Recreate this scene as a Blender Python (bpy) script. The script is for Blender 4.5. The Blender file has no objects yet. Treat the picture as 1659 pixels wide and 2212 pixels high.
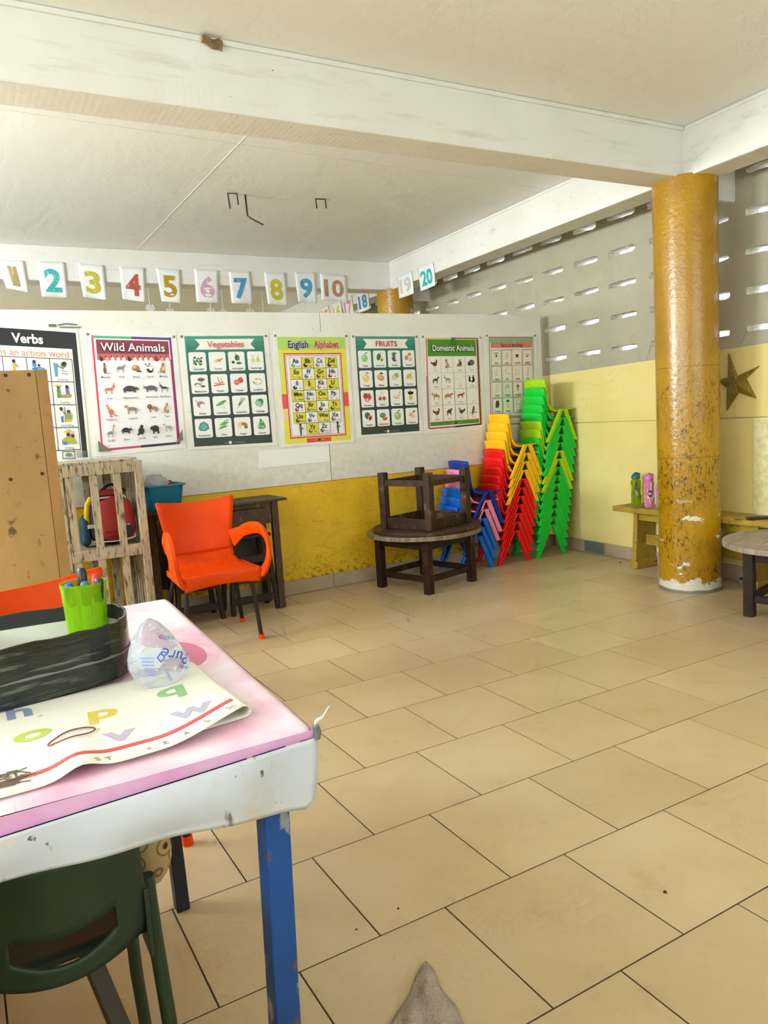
import bpy, bmesh, math, random
from mathutils import Vector, Matrix, Euler
random.seed(7)
SC = bpy.context.scene
COL = SC.collection
PI = math.pi
# ---------------------------------------------------------------- camera, world, lights, exposure
cd = bpy.data.cameras.new('camera'); cam = bpy.data.objects.new('camera', cd); COL.objects.link(cam)
cd.sensor_fit = 'VERTICAL'; cd.sensor_height = 36.0; cd.lens = 36.0 * 1643.8 / 2212.0; cd.clip_start = .02
rx, ry, rz = 0.12544, 0.06465, 0.51002
fw = Vector((math.sin(rz), math.cos(rz), 0)); rt = Vector((math.cos(rz), -math.sin(rz), 0)); dn = Vector((0, 0, -1))
f2 = math.cos(rx) * fw + math.sin(rx) * dn; d2 = math.cos(rx) * dn - math.sin(rx) * fw
r3 = math.cos(ry) * rt + math.sin(ry) * d2; d3 = math.cos(ry) * d2 - math.sin(ry) * rt
m = Matrix((r3, -d3, -f2)).transposed().to_4x4(); m.translation = (0, 0, 1.24)
cam.matrix_world = m
SC.camera = cam
w = bpy.data.worlds.new('daylight'); SC.world = w; w.use_nodes = True
w.node_tree.nodes['Background'].inputs[0].default_value = (.80, .91, 1, 1)
w.node_tree.nodes['Background'].inputs[1].default_value = 1.2
def area(name, loc, rot, sx, sy, power, color):
    l = bpy.data.lights.new(name, 'AREA'); l.shape = 'RECTANGLE'; l.size = sx; l.size_y = sy; l.energy = power; l.color = color
    o = bpy.data.objects.new(name, l); COL.objects.link(o); o.location = loc; o.rotation_euler = rot
    return o
# daylight through the open left side, the open front behind the camera and the far room's openings
area('window_light', (-3.0, .3, 2.15), (0, -PI / 2 - .25, 0), .65, 5.2, 98, (.78, .91, 1))
area('window_light', (-3.0, 4.25, 2.15), (0, -PI / 2 - .6, 0), .65, 1.5, 170, (.80, .92, 1))
area('veranda_light', (2.6, -2.45, 2.1), (PI / 2 - .2, 0, 0), 3.6, .6, 32, (.62, .81, 1))
area('far_window_light', (-3.0, 8.5, 2.1), (0, -PI / 2 - .3, 0), .7, 5.0, 100, (.85, .94, 1))
SC.view_settings.view_transform = 'Standard'; SC.view_settings.look = 'None'
SC.view_settings.exposure = 0.72; SC.view_settings.gamma = 1.0; SC.view_settings.use_curve_mapping = False
SC.cycles.max_bounces = 7; SC.cycles.diffuse_bounces = 4; SC.cycles.glossy_bounces = 3; SC.cycles.use_adaptive_sampling = True; SC.cycles.adaptive_threshold = .075; SC.cycles.adaptive_min_samples = 12; SC.cycles.use_denoising = True; SC.cycles.sample_clamp_indirect = 8
# ---------------------------------------------------------------- helpers
def lin(c):
    c = c.lstrip('#'); r = []
    for i in (0, 2, 4):
        x = int(c[i:i + 2], 16) / 255
        r.append(x / 12.92 if x <= .04045 else ((x + .055) / 1.055) ** 2.4)
    return (*r, 1)
class NT:
    def __init__(s, name, rough=.5, spec=.5):
        s.m = bpy.data.materials.new(name); s.m.use_nodes = True; s.t = s.m.node_tree
        s.b = s.t.nodes['Principled BSDF']; s.b.inputs['Roughness'].default_value = rough; s.b.inputs['Specular IOR Level'].default_value = spec
        s.tc = s.t.nodes.new('ShaderNodeTexCoord'); s._c = {}
    def L(s, a, b): s.t.links.new(a, b)
    def coord(s, st=(1, 1, 1), kind='Object'):
        k = (st, kind)
        if k not in s._c:
            if kind == 'World': src = s.t.nodes.new('ShaderNodeNewGeometry').outputs['Position']
            else: src = s.tc.outputs[kind]
            n = s.t.nodes.new('ShaderNodeMapping'); n.inputs['Scale'].default_value = st; s.L(src, n.inputs['Vector']); s._c[k] = n.outputs[0]
        return s._c[k]
    def noise(s, scale, detail=4, st=(1, 1, 1), kind='Object', rough=.55, dist=0):
        n = s.t.nodes.new('ShaderNodeTexNoise'); n.inputs['Scale'].default_value = scale; n.inputs['Detail'].default_value = detail
        n.inputs['Roughness'].default_value = rough; n.inputs['Distortion'].default_value = dist
        s.L(s.coord(st, kind), n.inputs['Vector']); return n.outputs['Fac']
    def vor(s, scale, st=(1, 1, 1), kind='Object'):
        n = s.t.nodes.new('ShaderNodeTexVoronoi'); n.inputs['Scale'].default_value = scale; s.L(s.coord(st, kind), n.inputs['Vector']); return n.outputs['Distance']
    def xyz(s, kind='Object'):
        n = s.t.nodes.new('ShaderNodeSeparateXYZ'); s.L(s.coord((1, 1, 1), kind), n.inputs[0]); return n.outputs
    def ramp(s, v, a, b):
        n = s.t.nodes.new('ShaderNodeMapRange'); n.inputs[1].default_value = a; n.inputs[2].default_value = b; n.clamp = True; s.L(v, n.inputs[0]); return n.outputs[0]
    def math(s, op, a, b=0):
        n = s.t.nodes.new('ShaderNodeMath'); n.operation = op
        for i, x in enumerate((a, b)):
            if isinstance(x, (int, float)): n.inputs[i].default_value = x
            else: s.L(x, n.inputs[i])
        return n.outputs[0]
    def mix(s, f, a, b):
        n = s.t.nodes.new('ShaderNodeMix'); n.data_type = 'RGBA'
        for i, x in ((0, f), (6, a), (7, b)):
            if isinstance(x, str): n.inputs[i].default_value = lin(x)
            elif isinstance(x, (int, float)): n.inputs[i].default_value = x
            else: s.L(x, n.inputs[i])
        return n.outputs[2]
    def color(s, c):
        if isinstance(c, str): s.b.inputs['Base Color'].default_value = lin(c)
        else: s.L(c, s.b.inputs['Base Color'])
        return s
    def bump(s, h, strength=.2, dist=.01):
        n = s.t.nodes.new('ShaderNodeBump'); n.inputs['Strength'].default_value = strength; n.inputs['Distance'].default_value = dist
        s.L(h, n.inputs['Height']); s.L(n.outputs[0], s.b.inputs['Normal']); return s
M = {}
def pm(name, c1, c2=None, rough=.5, scale=8, st=(1, 1, 1), spots=(), bump=0, bscale=40, spec=.5, coat=0, lo=.35, hi=.7, kind='Object'):
    n = NT(name, rough, spec); c = c1
    if c2: c = n.mix(n.ramp(n.noise(scale, 5, st, kind), lo, hi), c1, c2)
    for (sc_, a, b, cc, stt) in spots: c = n.mix(n.ramp(n.noise(sc_, 6, stt, kind, .65), a, b), c, cc)
    n.color(c)
    if bump: n.bump(n.noise(bscale, 4, st, kind), bump)
    if coat: n.b.inputs['Coat Weight'].default_value = coat; n.b.inputs['Coat Roughness'].default_value = .15
    M[name] = n.m; return n.m
class MB:
    def __init__(s): s.v = []; s.f = []; s.mi = []
    def add(s, vs, fs, mi=0):
        o = len(s.v); s.v += [tuple(x) for x in vs]; s.f += [tuple(i + o for i in f) for f in fs]; s.mi += [mi] * len(fs); return s
    def box(s, c, d, rot=None, mi=0):
        x, y, z = (i / 2 for i in d); vs = [Vector((a * x, b * y, e * z)) for a in (-1, 1) for b in (-1, 1) for e in (-1, 1)]
        if rot is not None: vs = [rot @ v for v in vs]
        c = Vector(c); return s.add([v + c for v in vs], [(0, 1, 3, 2), (4, 6, 7, 5), (0, 4, 5, 1), (2, 3, 7, 6), (0, 2, 6, 4), (1, 5, 7, 3)], mi)
    def bx(s, x0, x1, y0, y1, z0, z1, mi=0): return s.box(((x0 + x1) / 2, (y0 + y1) / 2, (z0 + z1) / 2), (x1 - x0, y1 - y0, z1 - z0), None, mi)
    def bar(s, p, q, w, h, up=(0, 0, 1), mi=0):
        p, q = Vector(p), Vector(q); a = (q - p).normalized(); b = a.cross(Vector(up)).normalized(); c = b.cross(a)
        R = Matrix((a, b, c)).transposed(); return s.box((p + q) / 2, ((q - p).length, w, h), R, mi)
    def ring(s, rings, closed=False, cap=True, mi=0):
        n = len(rings[0]); vs = [p for r in rings for p in r]; fs = []
        k = len(rings)
        for i in range(k if closed else k - 1):
            a, b = i * n, ((i + 1) % k) * n
            for j in range(n): fs.append((a + j, a + (j + 1) % n, b + (j + 1) % n, b + j))
        if cap and not closed: fs += [tuple(range(n))[::-1], tuple((k - 1) * n + j for j in range(n))]
        return s.add(vs, fs, mi)
    def tube(s, path, r, n=10, closed=False, up=(0, 0, 1), flat=None, mi=0):
        P = [Vector(p) for p in path]; k = len(P); rs = r if isinstance(r, (list, tuple)) else [r] * k; out = []
        prev = None
        for i in range(k):
            a = P[(i + 1) % k] - P[i - 1] if closed else P[min(i + 1, k - 1)] - P[max(i - 1, 0)]
            a.normalize()
            b = a.cross(Vector(up)) if prev is None or flat else prev - a * prev.dot(a)
            if b.length < 1e-4: b = a.cross(Vector((1, 0, 0)))
            b.normalize(); prev = b; c = b.cross(a)
            ra, rb = (rs[i], rs[i]) if not flat else (rs[i], rs[i] * flat)
            if flat == 'x': ra = rb = rs[i]
            out.append([P[i] + b * math.cos(2 * PI * j / n) * ra + c * math.sin(2 * PI * j / n) * rb for j in range(n)])
        return s.ring(out, closed, True, mi)
    def cyl(s, p, q, r0, r1=None, n=20, mi=0): return s.tube([p, q], [r0, r0 if r1 is None else r1], n, mi=mi)
    def lathe(s, prof, n=32, c=(0, 0, 0), mi=0, cap=True, sx=1, sy=1):
        return s.ring([[(c[0] + r * sx * math.cos(2 * PI * j / n), c[1] + r * sy * math.sin(2 * PI * j / n), c[2] + z) for j in range(n)] for r, z in prof], False, cap, mi)
    def grid(s, fn, nu, nv, mi=0):
        vs = [fn(i / nu, j / nv) for j in range(nv + 1) for i in range(nu + 1)]
        return s.add(vs, [(j * (nu + 1) + i, j * (nu + 1) + i + 1, (j + 1) * (nu + 1) + i + 1, (j + 1) * (nu + 1) + i) for j in range(nv) for i in range(nu)], mi)
    def prism(s, pts, z0, z1, mi=0):   # outline in xy
        n = len(pts); return s.add([(x, y, z0) for x, y in pts] + [(x, y, z1) for x, y in pts], [tuple(range(n))[::-1], tuple(range(n, 2 * n))] + [(i, (i + 1) % n, n + (i + 1) % n, n + i) for i in range(n)], mi)
    def build(s, name, mat, parent=None, smooth=None, bevel=0, solid=0, sub=0, loc=None, off=0):
        me = bpy.data.meshes.new(name); me.from_pydata(s.v, [], s.f)
        for x in (mat if isinstance(mat, (list, tuple)) else [mat]): me.materials.append(M[x] if isinstance(x, str) else x)
        me.polygons.foreach_set('material_index', s.mi)
        bm = bmesh.new(); bm.from_mesh(me); bmesh.ops.recalc_face_normals(bm, faces=bm.faces); bm.to_mesh(me); bm.free()
        o = bpy.data.objects.new(name, me); COL.objects.link(o); o.parent = parent
        if loc: o.location = loc
        if smooth is not None:
            me.polygons.foreach_set('use_smooth', [True] * len(me.polygons)); me.set_sharp_from_angle(angle=math.radians(smooth))
        if solid: md = o.modifiers.new('thick', 'SOLIDIFY'); md.thickness = solid; md.offset = off
        if bevel: md = o.modifiers.new('edge', 'BEVEL'); md.width = bevel; md.segments = 2; md.limit_method = 'ANGLE'
        if sub: md = o.modifiers.new('sub', 'SUBSURF'); md.levels = sub; md.render_levels = sub
        return o
def tag(o, label, cat, group=None):
    o['label'] = label; o['category'] = cat
    if group: o['group'] = group
    return o
def thing(name, label, cat, loc=(0, 0, 0), rotz=0, group=None):
    o = bpy.data.objects.new(name, None); COL.objects.link(o); o.location = loc; o.rotation_euler = (0, 0, rotz); o.empty_display_size = .1
    return tag(o, label, cat, group)
def struct(o): o['kind'] = 'structure'; return o
def copy_tree(o, parent=None):
    c = o.copy(); COL.objects.link(c); c.parent = parent
    for ch in list(o.children): copy_tree(ch, c)
    return c
ORD = ['top', 'second', 'third', 'fourth', 'fifth', 'sixth', 'seventh', 'eighth', 'ninth', 'tenth', 'eleventh', 'twelfth', 'thirteenth', 'fourteenth', 'fifteenth']
# text as flat triangles, cached
_T = {}
def text2d(t, bold=.0, shear=0):
    k = (t, bold, shear)
    if k not in _T:
        cu = bpy.data.curves.new('t', 'FONT'); cu.body = t; cu.size = 1; cu.resolution_u = 3; cu.offset = bold; cu.shear = shear; cu.align_x = 'CENTER'
        o = bpy.data.objects.new('t', cu); COL.objects.link(o)
        me = bpy.data.meshes.new_from_object(o)
        _T[k] = ([(v.co.x, v.co.y - .35) for v in me.vertices], [tuple(p.vertices) for p in me.polygons])
        bpy.data.objects.remove(o); bpy.data.meshes.remove(me); bpy.data.curves.remove(cu)
    return _T[k]
class Paint:     # flat print: coloured shapes in (u, v), each on its own hair-thin layer
    def __init__(s): s.v = []; s.f = []; s.c = []; s.lay = 0
    def raw(s, pts, faces, color):
        o = len(s.v); s.lay += 1; c = lin(color); s.v += [(x, y, s.lay) for x, y in pts]; s.f += [tuple(i + o for i in f) for f in faces]; s.c += [c] * len(faces)
    def p(s, pts, color): s.raw(pts, [tuple(range(len(pts)))], color)
    def r(s, x0, y0, x1, y1, color): s.p([(x0, y0), (x1, y0), (x1, y1), (x0, y1)], color)
    def rr(s, x0, y0, x1, y1, q, color):
        pts = []
        for cx, cy, a in ((x1 - q, y1 - q, 0), (x0 + q, y1 - q, 1), (x0 + q, y0 + q, 2), (x1 - q, y0 + q, 3)):
            pts += [(cx + q * math.cos((a + t / 4) * PI / 2), cy + q * math.sin((a + t / 4) * PI / 2)) for t in range(5)]
        s.p(pts, color)
    def e(s, x, y, a, b, color, rot=0, n=16):
        c, d = math.cos(rot), math.sin(rot)
        s.p([(x + a * math.cos(t) * c - b * math.sin(t) * d, y + a * math.cos(t) * d + b * math.sin(t) * c) for t in (2 * PI * i / n for i in range(n))], color)
    def l(s, pts, w, color, closed=False):
        P = [Vector(p) for p in pts]
        if closed: P.append(P[0])
        vs, fs = [], []
        for a, b in zip(P, P[1:]):
            d = (b - a)
            if d.length < 1e-7: continue
            d.normalize(); n = Vector((-d.y, d.x)) * w / 2; e = d * w * .3; i = len(vs); vs += [a - e + n, a - e - n, b + e - n, b + e + n]; fs.append((i, i + 1, i + 2, i + 3))
        s.raw([(v.x, v.y) for v in vs], fs, color)
    def t(s, txt, x, y, h, color, bold=0, sx=1, rot=0, shear=0):
        V, F = text2d(txt, bold, shear); c, d = math.cos(rot), math.sin(rot); k = h / .7
        s.raw([(x + k * (a * sx * c - b * d), y + k * (a * sx * d + b * c)) for a, b in V], F, color)
    def icon(s, shapes, cx, cy, k, kx=None):
        kx = kx or k
        for q in shapes:
            if q[0] == 'e': s.e(cx + q[1] * kx, cy + q[2] * k, q[3] * kx, q[4] * k, q[5], q[6] if len(q) > 6 else 0, 12)
            elif q[0] == 'p': s.p([(cx + x * kx, cy + y * k) for x, y in q[1]], q[2])
            elif q[0] == 'l': s.l([(cx + x * kx, cy + y * k) for x, y in q[1]], q[2] * k, q[3])
    def build(s, name, place, parent, step=.00006, base=.0004, mat='print'):
        me = bpy.data.meshes.new(name); me.from_pydata([place(x, y, base + step * l) for x, y, l in s.v], [], s.f)
        at = me.color_attributes.new('Col', 'FLOAT_COLOR', 'CORNER'); d = []
        for p, c in zip(me.polygons, s.c): d += list(c) * p.loop_total
        at.data.foreach_set('color', d); me.materials.append(M[mat])
        o = bpy.data.objects.new(name, me); COL.objects.link(o); o.parent = parent; return o
# ---------------------------------------------------------------- materials
n = NT('print', .38); a = n.t.nodes.new('ShaderNodeVertexColor'); a.layer_name = 'Col'; n.color(a.outputs[0]); M['print'] = n.m
n = NT('ink', .6); a = n.t.nodes.new('ShaderNodeVertexColor'); a.layer_name = 'Col'
n.color(n.mix(n.ramp(n.noise(70, 2, (1, 1, .3)), .60, .8), a.outputs[0], '#f2f0ea')); M['ink'] = n.m       # crayon strokes let paper through
# floor tiles
n = NT('tile', .34)
oi = n.t.nodes.new('ShaderNodeObjectInfo')
c = n.mix(n.ramp(n.noise(2.2, 5, kind='World'), .3, .72), '#cbb084', '#d6bf98')
c = n.mix(n.math('MULTIPLY', oi.outputs['Random'], .30), c, '#b3966c')
c = n.mix(n.math('MULTIPLY', n.ramp(n.noise(5, 6, kind='World', rough=.7), .58, .75), .35), c, '#9b8158')
n.color(c).bump(n.noise(120, 2, kind='World'), .04); M['tile'] = n.m
pm('grout', '#4a3820', '#382915', .9, 14)
pm('floor_far', '#a9a39a', '#9c968c', .4, 3)
pm('skirt_tile', '#b9a58e', '#ab9578', .4, 4)
pm('skirt_grout', '#6f6252', None, .9)
# walls
n = NT('white_board', .42); X = n.xyz()
c = n.mix(n.ramp(n.noise(1.6, 5), .35, .7), '#ebe8e2', '#e1dccf')
st = n.math('MULTIPLY', n.ramp(n.math('ADD', X['Z'], n.math('MULTIPLY', n.noise(3, 5), .5)), 1.42, 1.15), n.ramp(n.noise(22, 6, rough=.75), .3, .62))
c = n.mix(n.math('MULTIPLY', st, .4), c, '#b9ad92')
c = n.mix(n.math('MULTIPLY', n.ramp(n.noise(60, 3), .68, .74), .5), c, '#8d8470')
n.color(c).bump(n.noise(50, 3), .06); M['white_board'] = n.m
n = NT('yellow_wall', .5); X = n.xyz()
c = n.mix(n.ramp(n.noise(2.5, 5), .3, .7), '#efc224', '#e2b219')
mould = n.math('MULTIPLY', n.ramp(X['Z'], .30, .10), n.ramp(n.noise(28, 7, rough=.75), .50, .62))
c = n.mix(n.math('MULTIPLY', mould, .85), c, '#5b4d1c')
c = n.mix(n.ramp(n.noise(13, 6, rough=.7), .70, .73), c, '#cfc3a0')
crack = n.ramp(n.math('ABSOLUTE', n.math('SUBTRACT', n.noise(2.2, 7, (1, 1, 3.2)), .5)), .0035, .001)
c = n.mix(n.math('MULTIPLY', crack, .5), c, '#6d5316')
n.color(c).bump(n.noise(26, 6), .28); M['yellow_wall'] = n.m
n = NT('cream_wall', .45)
c = n.mix(n.ramp(n.noise(2, 4), .3, .7), '#efdc92', '#e6d082')
n.color(c).bump(n.noise(18, 5), .07); M['cream_wall'] = n.m
pm('cream_rough', '#eee3b4', '#d9c98c', .7, 30, bump=.6, bscale=35)
n = NT('grey_wall', .6)
c = n.mix(n.ramp(n.noise(1.5, 5), .3, .75), '#b8af98', '#a89e87')
c = n.mix(n.math('MULTIPLY', n.ramp(n.noise(9, 6, rough=.7), .62, .75), .4), c, '#8a8270')
n.color(c).bump(n.noise(30, 5), .12); M['grey_wall'] = n.m
pm('mortar', '#ece6d8', '#cfc4ae', .85, 30, bump=.6, bscale=60)
n = NT('ceiling_paint', .7)
c = n.mix(n.ramp(n.noise(.9, 4), .3, .7), '#f6f4f2', '#f0eee9')
c = n.mix(n.math('MULTIPLY', n.ramp(n.noise(35, 4, (1, .2, 1), dist=1.5), .70, .76), .45), c, '#d6cebe')
n.color(c).bump(n.noise(7, 6, (1, .35, 1), dist=1), .22); M['ceiling_paint'] = n.m
n = NT('beam_paint', .65); X = n.xyz()
c = n.mix(n.ramp(n.noise(2.5, 5), .3, .7), '#e9e6df', '#e1dcd2')
c = n.mix(n.math('MULTIPLY', n.ramp(n.noise(4, 7, (.35, 1, 3), rough=.7), .56, .72), .45), c, '#b6a98c')
c = n.mix(n.ramp(n.noise(40, 3), .74, .76), c, '#5a5040')
wv = n.t.nodes.new('ShaderNodeTexWave'); wv.inputs['Scale'].default_value = 11; wv.inputs['Distortion'].default_value = 1.5; n.L(n.coord(), wv.inputs['Vector'])
n.color(c).bump(wv.outputs['Fac'], .02); M['beam_paint'] = n.m
n = NT('column_paint', .22, .6); X = n.xyz()
c = n.mix(n.ramp(n.noise(3, 5), .3, .7), '#b9890a', '#a57605')
z0 = X['Z']
sp = n.math('MULTIPLY', n.ramp(n.noise(60, 5, (1, 1, .45), rough=.7), .535, .585), n.ramp(n.noise(2.4, 4, (1, 1, 1.2)), .36, .52))
lowm = n.ramp(z0, 1.75, 1.0)
c = n.mix(n.math('MULTIPLY', n.math('MULTIPLY', sp, lowm), .9), c, '#4d3b12')
c = n.mix(n.math('MULTIPLY', n.ramp(n.noise(16, 5, rough=.7), .69, .72), .7), c, '#6a4c12')
for zz in (.86, 1.42): c = n.mix(n.math('MULTIPLY', n.ramp(n.math('ABSOLUTE', n.math('SUBTRACT', z0, zz)), .003, .0015), .6), c, '#5c430f')
chip = n.math('MULTIPLY', n.ramp(n.noise(9, 5, (1, 1, 2.2), rough=.6), .635, .645), n.ramp(z0, .62, .50))
c = n.mix(chip, c, '#ded9cf')
base = n.ramp(n.math('SUBTRACT', z0, n.math('MULTIPLY', n.noise(11, 6, rough=.7), .17)), -.008, -.016)
c = n.mix(base, c, '#d8d3c6')
c = n.mix(n.ramp(n.math('SUBTRACT', z0, n.math('MULTIPLY', n.noise(9, 3), .03)), .012, .004), c, '#7d7667')
n.color(c).bump(n.noise(45, 5), .22); M['column_paint'] = n.m
# woods and plastics
pm('dark_wood', '#311a10', '#1e0d07', .42, 9, (1, 1, 6), spots=((7, .60, .75, '#60432a', (1, 1, 1)),), bump=.15, spec=.35)
pm('grey_top', '#8d7c66', '#5c4936', .55, 7, (1, 6, 1), spots=((11, .62, .75, '#3c2b1e', (1, 4, 1)),), bump=.2)
pm('worn_table', '#432c19', '#2a190d', .5, 8, (6, 1, 1), spots=((9, .58, .72, '#7d6340', (1, 1, 1)),), bump=.2, spec=.35)
pm('pale_top', '#b5a596', '#8e7c6c', .5, 6, (1, 7, 1), spots=((12, .62, .72, '#6b594b', (1, 5, 1)),), bump=.1)
pm('desk_wood', '#4d351a', '#32200e', .5, 8, (5, 1, 1.6), spots=((10, .62, .72, '#8a6a3c', (3, 1, 1)),), bump=.2)
pm('plywood', '#ac8850', '#977240', .55, 3, (1, 1, .5), spots=((18, .60, .67, '#5a3f20', (1, 1, .8)), (5, .62, .8, '#c09a60', (1, 1, .4))), bump=.08)
pm('ply_trim', '#a67c40', '#8d6430', .5, 5, (1, 1, .4))
pm('white_slat', '#bdb096', '#9f9074', .6, 6, (3, 3, .6), spots=((34, .53, .61, '#6b5a44', (2, 2, .35)),), bump=.3)
pm('bench_wood', '#b79a36', '#96791f', .5, 6, (1, 1, 1), spots=((14, .58, .66, '#4a3a14', (3, .5, 3)),), bump=.25)
pm('orange_plastic', '#e84c00', '#e04200', .45, 5, spec=.2)
pm('black_metal', '#141314', None, .4)
pm('blue_metal', '#084c98', '#073f82', .42, 6, spots=((26, .585, .62, '#8d8f92', (1, 1, .35)), (12, .64, .68, '#6d4a33', (1, 1, .5))), bump=.12)
pm('dark_leg', '#1a1c26', '#101018', .5, 8)
for k, c_ in dict(red='#ee1512', yellow='#ffbe12', green='#16c838', lime='#a6d40f', blue='#1670e0', pink='#f78fb4', navy='#14348f').items():
    n = NT('kid_' + k, .4, .3); n.b.inputs['Subsurface Weight'].default_value = 0; n.color(c_); M['kid_' + k] = n.m
pm('kid_dark_green', '#2c3f2c', '#233424', .45, 5)
pm('teal_plastic', '#0f7c98', '#0c6f8a', .35, 4)
pm('fresh_white', '#efeeea', None, .4)
pm('paper', '#f1f1ee', '#e9e8e2', .75, 5)
pm('laminate', '#eceae4', '#e0ddd2', .34, 6, spots=((30, .66, .72, '#b9b2a0', (1, 1, 1)),))
pm('metal_ring', '#2a2724', None, .35)
pm('star_gold', '#86701c', '#6b5610', .35, 12, (1, 1, 1), spots=((25, .55, .6, '#a8923c', (1, 6, 1)),), bump=.3)
pm('rust', '#4a2f1c', '#2c1c12', .8, 30)
pm('rag', '#c2ae9e', '#ab9787', .95, 25, bump=.9, bscale=160)
n = NT('oilcloth', .3)
c = n.mix(n.ramp(n.noise(4.5, 5, dist=.6), .36, .66), '#f6e6ea', '#eba6bf')
c = n.mix(n.math('MULTIPLY', n.ramp(n.noise(2.4, 4), .45, .6), .55), c, '#fbf3f4')
c = n.mix(n.math('MULTIPLY', n.ramp(n.noise(30, 5, (3, .5, 1)), .66, .7), .4), c, '#c98ba2')
n.color(c); M['oilcloth'] = n.m
pm('oilcloth_edge', '#e3a2d6', '#efc4e6', .3, 7, (2, 1, 1), spots=((5, .66, .72, '#d8508c', (1, 1, 1)),))
pm('skirt_sheet', '#cdcfd6', '#bfc2ca', .4, 5, (1, 1, .5), spots=((13, .63, .69, '#7d7264', (1.4, 1, .35)), (45, .68, .71, '#5d564c', (1, 1, .6)), (4, .56, .75, '#c2b396', (1, 1, 1))), bump=.15, bscale=9)
pm('chart_paper', '#efeadb', '#e6dfca', .6, 6, spots=((40, .68, .72, '#b9ad95', (1, 1, 1)),))
pm('tray_outer', '#14160f', '#23271c', .14, 5, (1, 1, 4), spots=((7, .55, .68, '#6a6e5c', (.7, .7, 9)),), bump=.3, bscale=9)
pm('tray_inner', '#e6e3d6', '#d6d2c2', .6, 8, spots=((12, .66, .7, '#b6b0a0', (1, 1, 1)),))
n = NT('cup_plastic', .25); n.color('#b4e62a'); n.b.inputs['Transmission Weight'].default_value = .7; n.b.inputs['IOR'].default_value = 1.15; M['cup_plastic'] = n.m
n = NT('sachet_film', .08); n.color('#eef3fb'); n.b.inputs['Transmission Weight'].default_value = .74; n.b.inputs['IOR'].default_value = 1.12; n.bump(n.noise(30, 3), .5); M['sachet_film'] = n.m
def clear(name, c_, tr=.6, ior=1.2, rough=.15):
    n = NT(name, rough); n.color(c_); n.b.inputs['Transmission Weight'].default_value = tr; n.b.inputs['IOR'].default_value = ior; M[name] = n.m
clear('green_clear', '#9fb81e'); clear('pink_clear', '#f0a2cf'); clear('water_clear', '#dfe8ee', .8)
clear('bag_film', '#e6e6e8', .55)
pm('flake_tan', '#9a7d55', '#5d4427', .8, 20)
for k, c_, r_ in (('black_pen', '#17181b', .35), ('blue_pen', '#1546b8', .35), ('red_pen', '#d83222', .35), ('teal_cap', '#2f6f78', .4), ('pink_cap', '#d977d0', .4), ('red_cap', '#c22a22', .4), ('bag_red', '#a92a1f', .55), ('bag_black', '#1b1a1c', .6), ('bag_yellow', '#e0b91c', .5), ('bag_teal', '#1f4a5a', .6), ('bag_white', '#d8d4cc', .5), ('band_brown', '#8a4a38', .5), ('clay_grey', '#6b6d68', .6), ('vent_grey', '#9aa29c', .6), ('vent_dark', '#5c625e', .7), ('red_cloth', '#6d2f2b', .8), ('dark_stick', '#2c2415', .5), ('black_tape', '#2b2a29', .5)):
    pm(k, c_, None, r_)
pm('brown_plank', '#46351f', '#332516', .6, 6, (1, 1, .4))
n = NT('floral', .85); v = n.vor(26); c = n.mix(n.ramp(n.math('ABSOLUTE', n.math('SUBTRACT', v, .42)), .06, .02), '#c0a374', '#7d6848'); c = n.mix(n.ramp(v, .2, .14), c, '#3d322a'); n.color(c); M['floral'] = n.m
# ================================================================ the room
YP = 5.06                                    # face of the poster partition
TH = 0.0506                                  # the right wall runs slightly out of square
def wx(y): return 4.535 + math.tan(TH) * (y - 4.56)      # x of the right wall's face
# floor: bedding slab + individual tiles
mb = MB(); mb.bx(-3.2, 4.8, -2.6, 11.5, -.12, -.0012)
floor = struct(mb.build('floor', 'grout'))
mb = MB()
for a, b, c, d in ((-3.2, -1.66, -2.6, 11.5), (-1.66, 4.8, -2.6, -.49), (-1.66, 4.8, 5.06, 11.5)): mb.bx(a, b, c, d, -.0012, 0)
o = mb.build('plain_paving', 'floor_far', floor)
tm = MB(); tm.box((0, 0, -.004), (.3958, .3958, .008))
t0 = tm.build('tile', 'tile', floor, bevel=.0005); first = True
OFF = {-2: .3429, -1: .1486, 0: .3615, 1: .1649, 2: .3514, 3: .1762, 4: .3721}
for r in range(-5, 9):
    y = 1.5133 + .4 * r + .2; ox = OFF.get(r, .36 if r % 2 == 0 else .165)
    if y + .2 > YP + .1: continue
    for k in range(-5, 12):
        x = ox + .4 * k + .2
        if x < -1.5 or x - .2 > wx(y) - .03: continue
        if x + .2 > wx(y) + .02 or y + .2 > YP + .01:      # cut tile against a wall
            x1 = min(x + .1978, wx(y) + .01); y1 = min(y + .1978, YP)
            q = MB(); q.bx(x - .1978, x1, y - .1978, y1, -.008, 0); q.build('tile', 'tile', floor); continue
        if first: o = t0; first = False
        else: o = t0.copy(); COL.objects.link(o)
        o.parent = floor; o.location = (x, y, 0); o.rotation_euler = (0, 0, random.uniform(-.0012, .0012))
# debris specks lying on the tiles
for i, (x, y, r) in enumerate(((1.436, 1.241, .005), (.848, 1.575, .003), (.723, 1.566, .0025), (4.376, 4.15, .008))):
    q = MB(); q.lathe([(r * .4, 0), (r, r * .3), (r * .8, r * .8), (.0005, r)], 8, (x, y, 0))
    tag(q.build('pebble', 'rust'), ['largest dark crumb on the tiles at right foreground', 'tiny dark crumb on the tile behind the rag tip', 'tiniest dark crumb on the tile nearest the blue table leg', 'dark crumb on the floor before the yellow bench leg'][i], 'crumb')
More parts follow.
